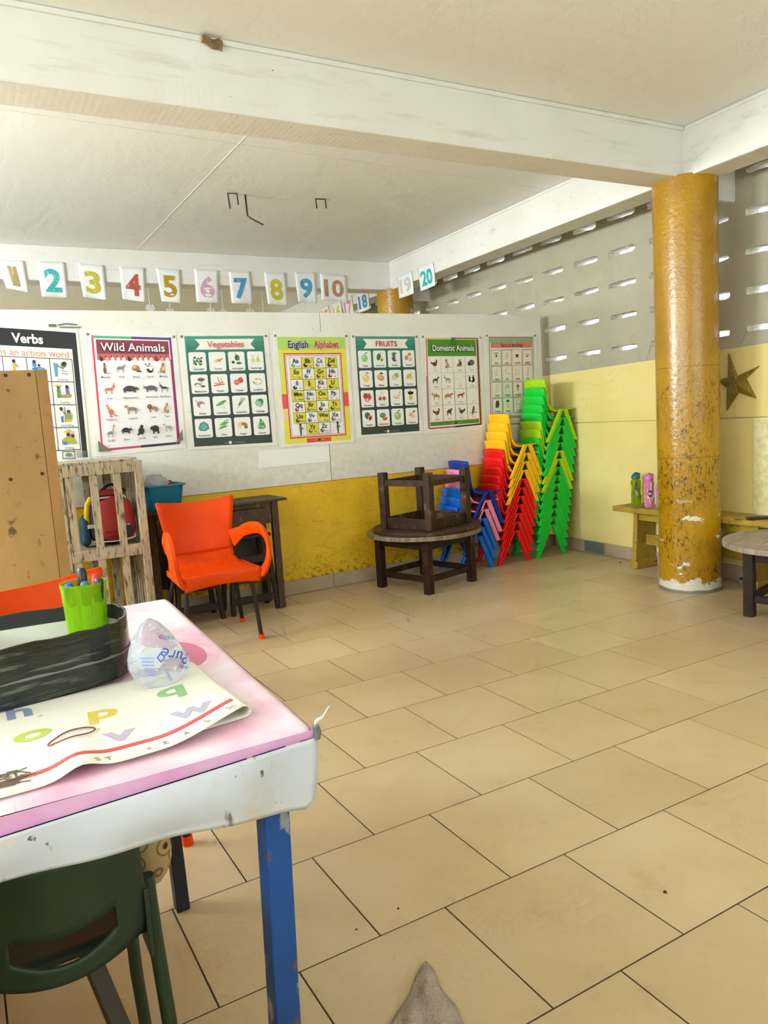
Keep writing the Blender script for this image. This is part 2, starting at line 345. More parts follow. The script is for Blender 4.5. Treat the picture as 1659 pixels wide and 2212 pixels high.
# ceiling, beams
mb = MB(); mb.bx(-3.2, 5.0, -2.6, 11.5, 2.82, 2.95); ceil = struct(mb.build('ceiling', 'ceiling_paint'))
for p_, q_ in (((1.62, 3.6, 2.8195), (1.62, 7.0, 2.8195)), ((-1, 4.15, 2.8195), (4.0, 4.45, 2.8195))):
    mb = MB(); mb.bar(p_, q_, .0035, .0018); mb.build('formwork_joint', 'ceiling_paint', ceil)
def beam(nm, p, w_, z0=2.535):
    mb = MB(); (ax, ay), (bx_, by) = p; d = Vector((bx_ - ax, by - ay, 0)); mb.bar((ax, ay, (z0 + 2.82) / 2), (bx_, by, (z0 + 2.82) / 2), w_, 2.82 - z0)
    return struct(mb.build(nm, 'beam_paint', bevel=.008))
def bxl(y): return 3.985 + math.tan(TH) * (y - 3.2)      # left face of the beam along the right wall
beam('trim_1', ((-3.2, 3.3175), (bxl(3.3) + .05, 3.3175)), .225)
beam('trim_2', ((-3.2, 7.135), (bxl(7.1) + .05, 7.135)), .23)
beam('trim_3', ((bxl(-2.6) + .11, -2.6), (bxl(11.5) + .11, 11.5)), .22)
for k, yy in ((4, 3.3175), (5, 7.135)):                  # short tie beams from the columns to the wall
    mb = MB(); mb.bx(bxl(yy) + .18, wx(yy) + .02, yy - .11, yy + .11, 2.43, 2.82); struct(mb.build('trim_%d' % k, 'beam_paint', bevel=.01))
def fillet(nm, pts):
    mb = MB(); mb.bar(pts[0], pts[1], .014, .022); struct(mb.build(nm, 'beam_paint', bevel=.004))
fillet('trim_6', ((-3.2, 3.2, 2.808), (bxl(3.2) - .002, 3.2, 2.808)))
fillet('trim_7', ((bxl(-2.6), -2.6, 2.808), (bxl(3.2), 3.19, 2.808)))
fillet('trim_8', ((bxl(3.44), 3.44, 2.808), (bxl(7.0), 7.0, 2.808)))
# columns
def column(x, y, label):
    mb = MB(); mb.lathe([(.196, 0), (.193, .02), (.19, .05), (.19, 2.0), (.192, 2.545)], 72, (0, 0, 0))
    o = mb.build('column', 'column_paint', smooth=40, loc=(x, y, 0)); return tag(o, label, 'column')
column(4.10, 3.29, 'worn ochre round column beside the bench, standing on the tiles')
column(4.29, 7.13, 'top of an ochre round column rising behind the white partition')
# partition: yellow plinth wall, white boards
mb = MB(); mb.bx(-3.2, 4.46, YP, YP + .12, 0, .793); wall_back = struct(mb.build('wall_back', 'yellow_wall'))
for i, (a, b) in enumerate(((-3.2, -.03), (-.027, 2.404), (2.408, 4.462))):
    mb = MB(); mb.bx(a, b, YP - .006, YP + .03, .795, 2.0); mb.build('panel', 'white_board', wall_back, bevel=.002)
mb = MB(); mb.bx(-3.2, 4.462, YP + .03, YP + .1, .793, 1.992); mb.build('stud_frame', 'plywood', wall_back)
mb = MB(); mb.bx(1.86, 2.40, YP - .0075, YP - .0055, .935, 1.052); mb.build('repainted_patch', 'fresh_white', wall_back)
mb = MB(); mb.bx(3.62, 4.3, YP + .03, YP + .1, 1.992, 2.004); mb.build('black_edging', 'black_tape', wall_back)
mb = MB(); mb.bx(-3.2, 4.46, YP - .006, YP, 0, .1); bb = struct(mb.build('baseboard_back', 'skirt_grout'))
x = 2.36 - .4 * 14
while x < 4.46:
    q = MB(); q.bx(max(x + .0015, -3.2), min(x + .3985, 4.458), YP - .014, YP - .005, .002, .101); q.build('skirting_tile', 'skirt_tile', bb, bevel=.0015); x += .4
# right wall, in its own frame: local y runs along the wall, local x goes into it
mb = MB()
S0, S1 = -7.2, 7.0
def ztop(s): return 1.516 - .0178 * (s + .66)
for z0, z1 in ((0, 1.075), (1.083, None)):
    vs = []
    for s_ in (S0, S1):
        zt = z1 if z1 else ztop(s_)
        vs += [(-.004 if z1 is None else -.003, s_, z0), (.14, s_, z0), (.14, s_, zt), (-.004 if z1 is None else -.003, s_, zt)]
    mb.add(vs, [(0, 1, 2, 3), (7, 6, 5, 4), (0, 4, 5, 1), (1, 5, 6, 2), (2, 6, 7, 3), (3, 7, 4, 0)])
mb.bx(.016, .14, S0, S1, 1.07, 1.09)
wall_r = struct(mb.build('wall_right', 'cream_wall', loc=(4.535, 4.56, 0))); wall_r.rotation_euler = (0, 0, -TH)
# block screen with ventilation slits: each cell is a frame round a rough slot
mb = MB(); T = .13; NP = 28
def slot_ring(cs, cz, hs, hz, jit):
    out = []
    for i in range(NP):
        t = i / NP * 4; k, u = int(t), t - int(t)
        x, y = ((-1 + 2 * u, -1), (1, -1 + 2 * u), (1 - 2 * u, 1), (-1, 1 - 2 * u))[k]
        if abs(x) > .85 and abs(y) > .6: x *= .985; y *= .8
        out.append((cs + x * hs + random.uniform(-jit, jit) * 1.2, cz + y * hz + random.uniform(-jit, jit) * 1.1))
    return out
zr = [1.42, 1.755, 1.993, 2.231, 2.472, 2.82]; zc = [1.637, 1.872, 2.112, 2.35, 2.598]
y0 = 4.19 - 4.56
for i in range(-17, 18):
    cs = y0 + .4 * i
    for r in range(5):
        za, zb = zr[r], zr[r + 1]; sa, sb = cs - .2, cs + .2
        outer = [((sa + (sb - sa) * u, za), (sb, za + (zb - za) * u), (sb - (sb - sa) * u, zb), (sa, zb - (zb - za) * u))[k] for k, u in ((int(q), q - int(q)) for q in (j / NP * 4 for j in range(NP)))]
        inn = slot_ring(cs + random.uniform(-.006, .006), zc[r] + random.uniform(-.006, .006), .14 + random.uniform(-.008, .004), .0205 + random.uniform(-.003, .004), .0035)
        mid = [(a + random.uniform(-.004, .004), b + random.uniform(-.003, .003)) for a, b in inn]
        bk = [(cs + (a - cs) * 1.04, zc[r] + (b - zc[r]) * 1.25) for a, b in inn]
        vs = [(0, a, b) for a, b in outer] + [(0, a, b) for a, b in inn] + [(T * .4, a, b) for a, b in mid] + [(T, a, b) for a, b in bk] + [(T, a, b) for a, b in outer]
        for q, mi in ((0, 0), (1, 1), (2, 1), (3, 0)):
            fs = [(q * NP + j, q * NP + (j + 1) % NP, (q + 1) * NP + (j + 1) % NP, (q + 1) * NP + j) for j in range(NP)]
            if q == 0: mb.add(vs, fs, mi); b0 = len(mb.v) - len(vs)
            else: mb.f += [tuple(k + b0 for k in f) for f in fs]; mb.mi += [mi] * len(fs)
scr = mb.build('slotted_block_screen', ['grey_wall', 'mortar'], wall_r); scr['label'] = 'grey plastered upper wall pierced by rows of narrow slots'
# skirting along the right wall, with a patterned vent tile
q = MB(); q.bx(-.006, -.001, S0, S1, 0, .1); bbr = struct(q.build('baseboard_right', 'skirt_grout', loc=(4.535, 4.56, 0))); bbr.rotation_euler = (0, 0, -TH)
edges = [.50, .32, .13, -.116, -.345]
while edges[-1] > -3.4: edges.append(edges[-1] - .4)
for i, (a, b) in enumerate(zip(edges, edges[1:])):
    q = MB(); q.bx(-.0145, -.005, b + .0015, a - .0015, .002, .102)
    if i == 2:
        o = q.build('vent_tile', 'vent_grey', bbr)
        g = MB()
        for k in range(13): g.bx(-.0165, -.014, b + .012 + k * .0178, b + .020 + k * .0178, .008, .096)
        for k in range(5): g.bx(-.0168, -.014, b + .008, a - .008, .016 + k * .018, .021 + k * .018)
        g.build('tile_pattern', 'vent_dark', o)
    else: q.build('skirting_tile', 'skirt_tile', bbr, bevel=.0015)
q = MB(); q.bx(-.012, .0, -1.66, -1.49, .1, 1.076); q.build('plaster_patch', 'cream_rough', wall_r)
# enclosing walls out of view: low parapets and lintels with wide openings for the daylight
for nm, a in (('wall_left', (-3.3, -3.15, -2.6, 11.5)), ('wall_front', (-3.3, 4.5, -2.7, -2.55)), ('wall_far', (-3.3, 5.0, 11.4, 11.55))):
    mb = MB(); mb.bx(*a, 0, 1.7 if nm != 'wall_far' else 2.82)
    if nm != 'wall_far': mb.bx(*a, 2.52, 2.82)
    struct(mb.build(nm, 'cream_wall'))
mb = MB(); mb.bx(-.62, -.15, -.2, 2.2, 0, .74); struct(mb.build('added_shade_wall', 'cream_wall', bevel=.01))   # unseen block added left of the frame to shade the floor under the table
# ceiling iron stubs and a flake on the beam
for i, (pts, lab) in enumerate((([(1.857, 5.20, 2.715), (1.852, 5.21, 2.818), (1.914, 5.2, 2.818), (1.918, 5.2, 2.745)], 'bent rusty wire staple in the ceiling, leftmost of three'),
                 ([(1.981, 5.22, 2.822), (1.965, 5.17, 2.72), (1.955, 5.14, 2.66), (1.975, 5.12, 2.635), (2.05, 5.1, 2.595)], 'long hooked rusty rod hanging from the ceiling'),
                 ([(2.49, 5.15, 2.75), (2.49, 5.16, 2.818), (2.561, 5.15, 2.818), (2.565, 5.15, 2.755)], 'bent rusty wire staple in the ceiling, rightmost of three'))):
    q = MB(); q.tube(pts, .006, 6); tag(q.build('ceiling_hook', 'rust', smooth=60), lab, 'hook')
q = MB(); q.grid(lambda u, v: (1.08 + .085 * u, 3.198 - .03 * math.sin(PI * v) * (1 - .4 * u), 2.815 - .045 * v * (.5 + u * .5) + .004 * math.sin(9 * u)), 8, 8)
tag(q.build('peeling_flake', 'flake_tan', solid=.003), 'brown curled flake stuck on the white ceiling beam', 'flake')
# gold star on the wall
st = [(1.329, 3.344), (1.499, 3.256), (1.348, 3.191), (1.399, 3.03), (1.326, 3.126), (1.199, 3.053), (1.241, 3.181), (1.129, 3.273), (1.276, 3.269)]
st = [(z, y) for z, y in st]; st.insert(1, (1.345, 3.262))
mb = MB(); nn = len(st); cy_, cz_ = 3.185, 1.305
fr = [(wx(y) - .014, y, z) for z, y in st]; bk = [(wx(y) - .004, y, z) for z, y in st]
mb.add(fr + bk + [(wx(cy_) - .032, cy_, cz_)], [(i, (i + 1) % nn, 2 * nn) for i in range(nn)] + [(i, nn + i, nn + (i + 1) % nn, (i + 1) % nn) for i in range(nn)] + [tuple(range(nn, 2 * nn))])
tag(mb.build('wall_star', 'star_gold'), 'large golden five-pointed star hung on the yellow wall', 'star')
# ================================================================ posters
def quad(c, c2=None, f=1, br=.55, bh=.28, by=.05, ll=.5, hx=.72, hy=.42, hr=.17, tail=.35, ears=1, horn=None, spots=None, mane=None, lw=.13, muz=.16, hump=0):
    c2 = c2 or c; s = []
    for x, k in ((-.42, c2), (.36, c2), (-.55, c), (.48, c)): s.append(('p', [(x * f * br / .55 - lw / 2, by), (x * f * br / .55 + lw / 2, by), (x * f * br / .55 + lw * .35, by - bh * .6 - ll), (x * f * br / .55 - lw * .35, by - bh * .6 - ll)], k))
    s.append(('e', 0, by, br, bh, c))
    if hump: s.append(('e', -.05 * f, by + bh, .2, hump, c))
    s.append(('p', [(f * .25, by + bh * .8), (f * (hx - .12), hy + .05), (f * (hx + .08), hy - .1), (f * .5, by - .08)], c))
    if mane: s.append(('e', f * (hx - .1), hy - .05, hr * 1.9, hr * 2, mane))
    s.append(('e', f * hx, hy, hr, hr * .9, c)); s.append(('e', f * (hx + hr * .9), hy - .06, muz, hr * .55, c2))
    if ears: s += [('p', [(f * (hx - .12), hy + .08), (f * (hx - .08), hy + .16 + .12 * ears), (f * (hx + .02), hy + .1)], c2)]
    if horn: s += [('l', [(f * (hx - .02), hy + .1), (f * (hx - .08), hy + .3), (f * (hx + .02), hy + .5)], .05, horn), ('l', [(f * (hx + .04), hy + .1), (f * (hx + .1), hy + .3), (f * (hx + .2), hy + .45)], .05, horn)]
    if tail: s.append(('l', [(-f * br * .95, by + .1), (-f * (br + .15), by - .05), (-f * (br + .18), by - tail)], .07, c2))
    if spots: s += [('e', random.uniform(-.8, .8) * br, by + random.uniform(-.7, .7) * bh, .05, .045, spots) for _ in range(16)]
    return s
def sit(c, c2, belly=None, f=1, ear=.2, spots=None):
    s = [('e', -.1 * f, -.35, .42, .5, c), ('e', .05 * f, 0, .3, .5, c), ('p', [(.1 * f, -.1), (.3 * f, -.1), (.34 * f, -.85), (.16 * f, -.85)], c2), ('l', [(-.4 * f, -.7), (-.75 * f, -.6), (-.85 * f, -.75)], .1, c), ('e', .12 * f, .58, .25, .24, c), ('p', [(-.08 * f, .7), (-.06 * f, .8 + ear), (.08 * f, .78)], c2), ('p', [(.2 * f, .76), (.3 * f, .78 + ear), (.34 * f, .66)], c2)]
    if belly: s.append(('e', .14 * f, -.1, .16, .35, belly))
    if spots: s += [('l', [(-.4, y), (.2, y + .08)], .05, spots) for y in (-.6, -.4, -.2, 0, .2)]
    s.append(('e', .2 * f, .52, .1, .08, '#3a2a22')); return s
def bird(c, c2, comb=None, tail=None, f=1, beak='#c98d2a', tall=0):
    s = [('l', [(-.05, -.3), (-.1, -.9)], .06, beak), ('l', [(.15, -.3), (.12, -.9)], .06, beak), ('e', 0, -.05, .5, .38, c), ('p', [(-.3 * f, .1), (-.85 * f, .45 if not tail else .6), (-.9 * f, .1), (-.4 * f, -.2)], tail or c2), ('p', [(.15 * f, .2), (.35 * f, .6 + tall), (.55 * f, .55 + tall), (.5 * f, 0)], c), ('e', .45 * f, .58 + tall, .16, .15, c), ('p', [(.58 * f, .62 + tall), (.8 * f, .54 + tall), (.58 * f, .5 + tall)], beak), ('e', -.1 * f, -.02, .3, .2, c2)]
    if comb: s += [('e', .42 * f, .75 + tall, .14, .08, comb), ('e', .55 * f, .42 + tall, .06, .1, comb)]
    return s
def ball(c, c2, stem=True, leaf='#4a8a2c', r=.62, hl='#ffffff'):
    s = [('e', 0, -.1, r, r, c), ('e', -.18, .1, r * .35, r * .28, c2)]
    if stem: s += [('l', [(0, .45), (.05, .75)], .07, '#6b4a22'), ('p', [(.05, .65), (.3, .9), (.6, .8), (.3, .62)], leaf)]
    return s
def pod(c, k=3, c2=None, ang=.5):
    return [('e', -.05 + .1 * i, -.25 + .28 * i, .75, .13, (c, c2 or c)[i % 2], ang * (1 if i % 2 else .6)) for i in range(k)]
def many(cs, n=14, r=.2, rx=.6, ry=.55, sd=1):
    g = random.Random(sd); return [('e', g.uniform(-rx, rx), g.uniform(-ry, ry) - .1, r, r, cs[i % len(cs)]) for i in range(n)]
def person(shirt, leg, skin='#5a3a24', x=0, s=1):
    return [('p', [(x - .14 * s, -.1 * s), (x + .14 * s, -.1 * s), (x + .12 * s, -.9 * s), (x - .1 * s, -.9 * s)], leg), ('p', [(x - .2 * s, .4 * s), (x + .2 * s, .4 * s), (x + .2 * s, -.2 * s), (x - .2 * s, -.2 * s)], shirt), ('l', [(x + .15 * s, .3 * s), (x + .45 * s, .05 * s)], .1 * s, skin), ('e', x, .62 * s, .18 * s, .22 * s, skin), ('e', x - .02, .72 * s, .19 * s, .15 * s, '#1c1715')]
K = '#1d1a18'
VEG = [('Turkey berry', many(['#4f7a43', '#86a873', '#2f5a30'], 22, .15)), ('Carrot', [('p', [(-.7, -.3), (.5, .1), (.55, -.1)], '#e8873a'), ('p', [(-.6, -.45), (.5, -.05), (.55, -.25)], '#d96f22'), ('p', [(-.6, -.1), (.45, .2), (.5, 0)], '#f09a4c'), ('l', [(.5, 0), (.8, .15)], .12, '#5d8a3c')]),
 ('Green pepper', [('e', .1, .25, .38, .45, '#3a6134'), ('e', .3, .2, .16, .4, '#547c46'), ('l', [(0, .65), (-.2, .9)], .09, '#3f5d2c'), ('e', -.55, -.4, .25, .22, '#2f5230'), ('e', .3, -.55, .4, .2, '#46703c')]), ('Garden eggs', [('e', -.35, -.2, .3, .38, '#d8d68e'), ('e', .4, -.1, .3, .42, '#c9cf7a'), ('l', [(-.35, .15), (-.3, .5), (-.6, .6)], .06, '#557a35'), ('l', [(.4, .3), (.45, .6)], .06, '#557a35')]),
 ('Mushroom', [('p', [(.1, .2), (.4, .2), (.38, -.4), (.15, -.4)], '#cfc8bc'), ('e', .25, .4, .55, .28, '#6f665e'), ('e', -.3, -.35, .5, .3, '#8e8880'), ('e', -.3, -.45, .35, .15, '#efebe4'), ('e', .45, -.6, .35, .15, '#4a4540')]), ('Pepper', [('l', [(-.8, -.55), (-.2, -.45), (.7, -.35)], .17, '#cf3138'), ('l', [(-.7, -.2), (0, -.25), (.6, 0)], .13, '#d8484a'), ('l', [(-.2, .7), (-.05, .1), (.2, -.2)], .11, '#d95a58'), ('l', [(.3, .6), (.35, .1)], .1, '#e27a6c')]),
 ('Tomato', [('e', .3, .15, .45, .42, '#d1533f'), ('e', -.3, -.15, .45, .42, '#dd6a55'), ('l', [(-.6, -.1), (0, -.15)], .06, '#f3b3a2'), ('l', [(.1, .5), (.5, .6)], .08, '#4d7c35')]), ('Cauliflower', [('e', 0, -.1, .75, .5, '#8fae78'), ] + many(['#f2eedd', '#e8e2c8', '#fbf8ee'], 12, .22, .45, .25, 3)),
 ('Onion', [('e', -.1, 0, .6, .5, '#b9737f'), ('e', .15, -.25, .42, .38, '#f0e1dd'), ('e', .15, -.25, .3, .27, '#f8f0ec'), ('l', [(-.6, .3), (-.75, .65)], .1, '#a8606a')]), ('Cucumber', [('e', .1, .2, .75, .2, '#5f8f4e', .4), ('e', -.2, -.05, .7, .2, '#7ca966', .3), ('e', -.1, -.45, .24, .2, '#dfe9c4'), ('e', .3, -.55, .24, .2, '#d3e2b4')]),
 ('Spring Onion', [('l', [(-.6, -.8), (.5, .8)], .1, '#3d6e3e'), ('l', [(-.6, -.8), (.25, .85)], .1, '#4f8450'), ('l', [(-.6, -.8), (.7, .65)], .1, '#2f5d38'), ('l', [(-.75, -.9), (-.3, -.35)], .14, '#dfe6cf')]), ('Cabbage', [('e', 0, -.05, .65, .62, '#6fae93'), ('e', .2, .2, .45, .4, '#3f7e60'), ('e', -.15, -.15, .42, .42, '#9ccdb0')]),
 ('Kontomire', [('p', [(-.8, -.3), (-.5, .5), (.1, .75), (.7, .3), (.8, -.4), (.2, -.7), (-.5, -.65)], '#4f8f92'), ('p', [(-.5, -.4), (-.3, .3), (.2, .45), (.5, -.1), (.1, -.5)], '#73b2ae'), ('l', [(-.6, -.5), (.4, .4)], .05, '#2c6468')]), ('Okro', pod('#5c9a5c', 4, '#8bbd74')),
 ('Ginger', [('e', -.35, .1, .45, .3, '#e0c98c', .5), ('e', -.5, -.3, .3, .22, '#ead9a6'), ('e', .3, .05, .5, .3, '#9b8a58', -.4), ('e', .5, -.4, .3, .2, '#7e6f45')]), ('Lettuce', [('p', [(-.1, .9), (.35, .4), (.65, -.3), (.5, -.75), (-.4, -.8), (-.6, -.4), (-.3, .3)], '#5d9a5a')] + many(['#8ac47c', '#3f7a48', '#a6d694'], 12, .14, .38, .45, 5))]
FRU = [('Apple', ball('#8fcf7a', '#c6ecb4')), ('Avocado pear', [('e', -.15, .1, .42, .62, '#4d7a3c', -.4), ('e', .4, -.35, .33, .4, '#c9cf92'), ('e', .42, -.42, .18, .2, '#7c4a2c'), ('l', [(.2, .7), (.4, .9)], .08, '#4a6a2a')]), ('Grapes', many(['#4a4a7c', '#5d5c94', '#35345c'], 20, .15, .32, .55, 9) + [('p', [(-.6, .6), (-.1, .9), (.6, .7), (.2, .4)], '#4d8a3c')]), ('African Star Fruit', [('e', .2, .45, .35, .32, '#d98a6a'), ('e', -.4, -.1, .38, .36, '#c25648'), ('e', -.4, -.1, .15, .15, '#f2d9c6'), ('e', .4, -.4, .36, .34, '#e6b79a')]),
 ('Orange', ball('#f0cf74', '#f8e6b0', r=.66)), ('Mango', [('e', -.05, -.1, .72, .52, '#d99a62', -.35), ('e', -.2, .05, .4, .25, '#e8b880', -.35), ('p', [(-.4, .55), (.2, .85), (.6, .5), (.1, .5)], '#35602c')]), ('Guava', [('e', .25, .2, .5, .45, '#8fb985'), ('e', -.25, -.15, .5, .42, '#a8cf98'), ('e', -.28, -.18, .38, .3, '#f0c8c4')]), ('Star fruit', [('e', -.1, .05, .7, .42, '#dcc06a', .5), ('l', [(-.5, -.25), (.4, .35)], .05, '#a88a3c'), ('p', [(.1, -.2), (.8, .1), (.7, -.5), (.3, -.7)], '#ecd48c')]),
 ('Strawberry', [('e', .35, .05, .42, .5, '#c9404a', .3), ('e', -.35, .2, .42, .5, '#b6323e', -.3), ('e', -.05, -.4, .45, .38, '#d8606a'), ('e', -.05, -.42, .2, .22, '#f2d3cf'), ('l', [(-.7, .65), (0, .6), (.6, .55)], .1, '#5d8a3c')]), ('Cherry', [('l', [(-.4, -.2), (0, .9), (.4, -.2)], .04, '#8a6a3a'), ('e', -.4, -.3, .36, .34, '#b04350'), ('e', .4, -.3, .36, .34, '#c25360'), ('e', -.48, -.2, .1, .08, '#e8a6ac')]), ('Banana', [('l', [(-.7, -.1), (-.2, -.4), (.4, -.3), (.7, .2)], .2, '#ead67e'), ('l', [(-.7, .1), (-.1, -.1), (.4, .1), (.6, .55)], .18, '#f2e29a'), ('l', [(.6, .5), (.7, .75)], .1, '#8f7a2e')]), ('Pineapple', [('p', [(-.4, .15), (0, .95), (.5, .2), (.7, .6), (.1, .1), (-.6, .7)], '#35632f'), ('l', [(0, .1), (0, .95)], .12, '#457a3a'), ('e', .02, -.35, .38, .5, '#e2c46a'), ('l', [(-.3, -.1), (.3, -.6)], .05, '#a8873a'), ('l', [(.3, -.1), (-.3, -.6)], .05, '#a8873a')]),
 ('Pawpaw', [('e', -.2, .2, .55, .6, '#4f6a4a', .4), ('e', .3, -.2, .42, .55, '#f0a48e', -.5), ('e', .3, -.2, .2, .34, '#2f1f1c', -.5)]), ('Watermelon', [('e', -.1, .15, .65, .42, '#557d4a'), ('l', [(-.6, .3), (.5, .35)], .06, '#b6cf9c'), ('l', [(-.65, .1), (.5, .15)], .06, '#b6cf9c'), ('p', [(-.3, -.3), (.85, -.2), (.7, -.6), (.1, -.7)], '#d8485c'), ('l', [(-.2, -.55), (.1, -.72), (.75, -.6)], .07, '#4f7d3e')]), ('Coconut', ball('#a8bf86', '#cfdcb4', True, '#6a8a3c', .7)), ('Tangerine', [('e', -.15, 0, .45, .4, '#f0b0a0'), ('e', .3, -.35, .35, .3, '#f4c4b4'), ('p', [(.1, .4), (.6, .8), (.8, .4), (.4, .3)], '#5d9a6a')])]
WILD = [[('Meerkat', [('e', 0, -.3, .25, .55, '#8a4a44'), ('e', 0, .35, .2, .3, '#9a6a5a'), ('e', 0, .68, .16, .15, '#3a2a28'), ('l', [(.1, -.75), (.85, -.8)], .07, '#3a2220')]), ('Wolf', quad('#8a8478', '#d8d2c4', 1, .5, .27, ears=1)), ('Beaver', [('e', 0, 0, .62, .5, '#a8704c'), ('e', -.2, .25, .35, .3, '#d9ab84'), ('p', [(.2, -.3), (.95, -.45), (.8, -.65), (.1, -.55)], K)]), ('Panda', [('e', .1, -.25, .55, .5, K), ('e', -.2, .3, .42, .4, '#f4f4f2'), ('e', .25, -.1, .3, .3, '#f4f4f2'), ('e', -.32, .35, .1, .12, K), ('e', -.05, .36, .1, .12, K), ('e', -.5, .62, .13, .13, K), ('e', .08, .66, .13, .13, K)]), ('Monkey', sit('#b98a5a', '#8a5f3a', '#e6cfae'))],
 [('Deer', quad('#c9755a', '#a85c44', 1, .55, .22, ll=.65, hx=.8, hy=.55, hr=.14, horn='#7a5a4a', lw=.09)), ('Hippopotamus', quad('#3f2f34', '#8a4a4e', 1, .85, .42, .05, .3, .9, .05, .26, .1, .3, lw=.22, muz=.22)), ('Rhinoceros', quad('#5a5658', '#8f8a88', -1, .75, .36, .08, .36, .85, .15, .2, .2, .5, lw=.18, muz=.2) + [('p', [(-1.02, .2), (-1.2, .55), (-.92, .3)], '#3a3436')]), ('Blackbuck', quad('#3a2c26', '#cfb8a4', -1, .5, .2, ll=.65, hx=.7, hy=.5, hr=.13, horn='#3a302a', lw=.08))],
 [('Kangaroo', [('e', 0, -.2, .4, .45, '#c96a50', .5), ('e', -.35, .35, .22, .35, '#d88468', .5), ('e', -.6, .75, .18, .13, '#c96a50'), ('p', [(-.55, .8), (-.45, 1.05), (-.42, .8)], '#8a4a3a'), ('l', [(.2, -.5), (.6, -.8), (1, -.85)], .12, '#c96a50'), ('l', [(0, -.5), (-.2, -.9), (.2, -.92)], .14, '#a8563f')]), ('Leopard', quad('#a8907a', '#8a745e', -1, .65, .27, .1, .55, .75, .5, .2, .35, .6, spots='#3a2e26', lw=.15)), ('Lion', quad('#a87a5c', '#8a5c42', -1, .6, .3, .1, .5, .65, .4, .2, .5, 0, mane='#5a3428', lw=.16)), ('Tiger', sit('#c9a87a', '#8a6a4a', '#f0e4d0', 1, .08, '#5a4230'))],
 [('Giraffe', quad('#b9a28a', '#8a7460', 1, .42, .25, -.15, .6, .62, .95, .13, .3, .4, spots='#6a5644', lw=.1)), ('Bison', quad('#2a2422', '#1d1917', 1, .62, .4, .1, .35, .72, .2, .2, .2, 0, horn='#8a8274', lw=.14)), ('Gorilla', [('e', 0, -.2, .5, .6, '#1f1c1b'), ('e', .1, .5, .28, .28, '#262220'), ('p', [(-.3, -.3), (-.85, -.85), (-.5, -.9), (0, -.5)], '#1a1716')]), ('Bear', [('e', .1, 0, .62, .55, '#1b1817'), ('e', -.4, .1, .35, .35, '#211d1b'), ('e', -.7, 0, .15, .12, '#3a302a'), ('p', [(-.35, -.3), (-.1, -.3), (-.12, -.85), (-.35, -.85)], '#171413'), ('p', [(.35, -.3), (.65, -.3), (.68, -.85), (.4, -.85)], '#171413')]), ('Zebra', quad('#cfcac4', '#8a8580', -1, .5, .26, .1, .6, .6, .6, .15, .4, .6, spots='#3a3634', lw=.11))]]
DOM = [('Hen', bird('#5a2a24', '#7a3a30', '#b03030')), ('Cat', sit('#a8926a', '#6a5a40', '#d8ccb0', -1, .16)), ('Dog', [('e', .1, -.3, .6, .3, '#8a6a4a'), ('e', .3, .1, .35, .3, '#4a3a2c'), ('e', .15, .45, .25, .25, '#b08a5a'), ('e', -.5, -.5, .4, .15, '#d8c4a4'), ('p', [(0, .55), (-.02, .9), (.15, .68)], K), ('p', [(.25, .65), (.4, .9), (.4, .55)], K)]), ('Turkey', [('e', .2, .15, .65, .55, '#4a4240'), ('e', .2, .1, .45, .35, '#7a6f68'), ('e', -.35, -.1, .42, .38, '#3a3433'), ('e', -.6, .15, .12, .2, '#8a4a44')]),
 ('Donkey', quad('#5a4a44', '#8a7a70', 1, .5, .25, .05, .55, .68, .5, .16, .4, 1.6)), ('Goat', quad('#b9b2a0', '#7a7464', -1, .5, .28, .1, .55, .62, .45, .15, .1, .4, horn='#8a8270', spots='#8f8872')), ('Duck', bird('#f0ece2', '#e2dccc', None, None, 1, '#d8a03a')), ('Rabbit', [('e', .25, -.1, .5, .55, K), ('e', -.4, -.05, .38, .5, '#2a2624'), ('e', -.05, .05, .25, .4, '#f0eee8'), ('p', [(.3, .4), (.45, 1), (.6, .4)], K), ('p', [(-.6, .3), (-.75, .9), (-.35, .4)], K)]),
 ('Camel', quad('#c07a4a', '#8a5230', -1, .6, .24, .1, .65, .85, .55, .13, .4, .4, hump=.28, lw=.1)), ('Cow', quad('#b9754c', '#8a5232', 1, .68, .32, .1, .42, .8, .35, .18, .4, .4)), ('Horse', quad('#8a4a2c', '#5a2e1c', 1, .55, .2, .1, .45, .75, .4, .14, .5, .5)), ('Pig', [('e', 0, 0, .55, .35, '#efe2da'), ('e', .5, .1, .22, .2, '#f2e6de'), ('l', [(-.3, -.25), (-.3, -.55)], .1, '#e8d8ce'), ('l', [(.3, -.25), (.3, -.55)], .1, '#e8d8ce')]),
 ('Rooster', bird('#6a2a20', '#a8562c', '#c03028', '#2a3a34')), ('Sheep', quad('#4a443c', '#2f2a26', 1, .45, .38, .1, .5, .5, .55, .14, .1, .3)), ('Pigeon', bird('#5a5a60', '#3a3a42', None, '#2a2a30', -1, '#8a8274')), ('Parrot', [('e', 0, .1, .3, .6, '#6a6a58', -.3), ('e', .1, .65, .22, .22, '#5a5a4a'), ('l', [(-.8, -.45), (.8, -.35)], .12, '#5a4a3a'), ('p', [(-.2, -.3), (.05, -.3), (-.25, -.95), (-.45, -.9)], '#4a4a40')])]
PO = {'W': .6, 'H': .78}
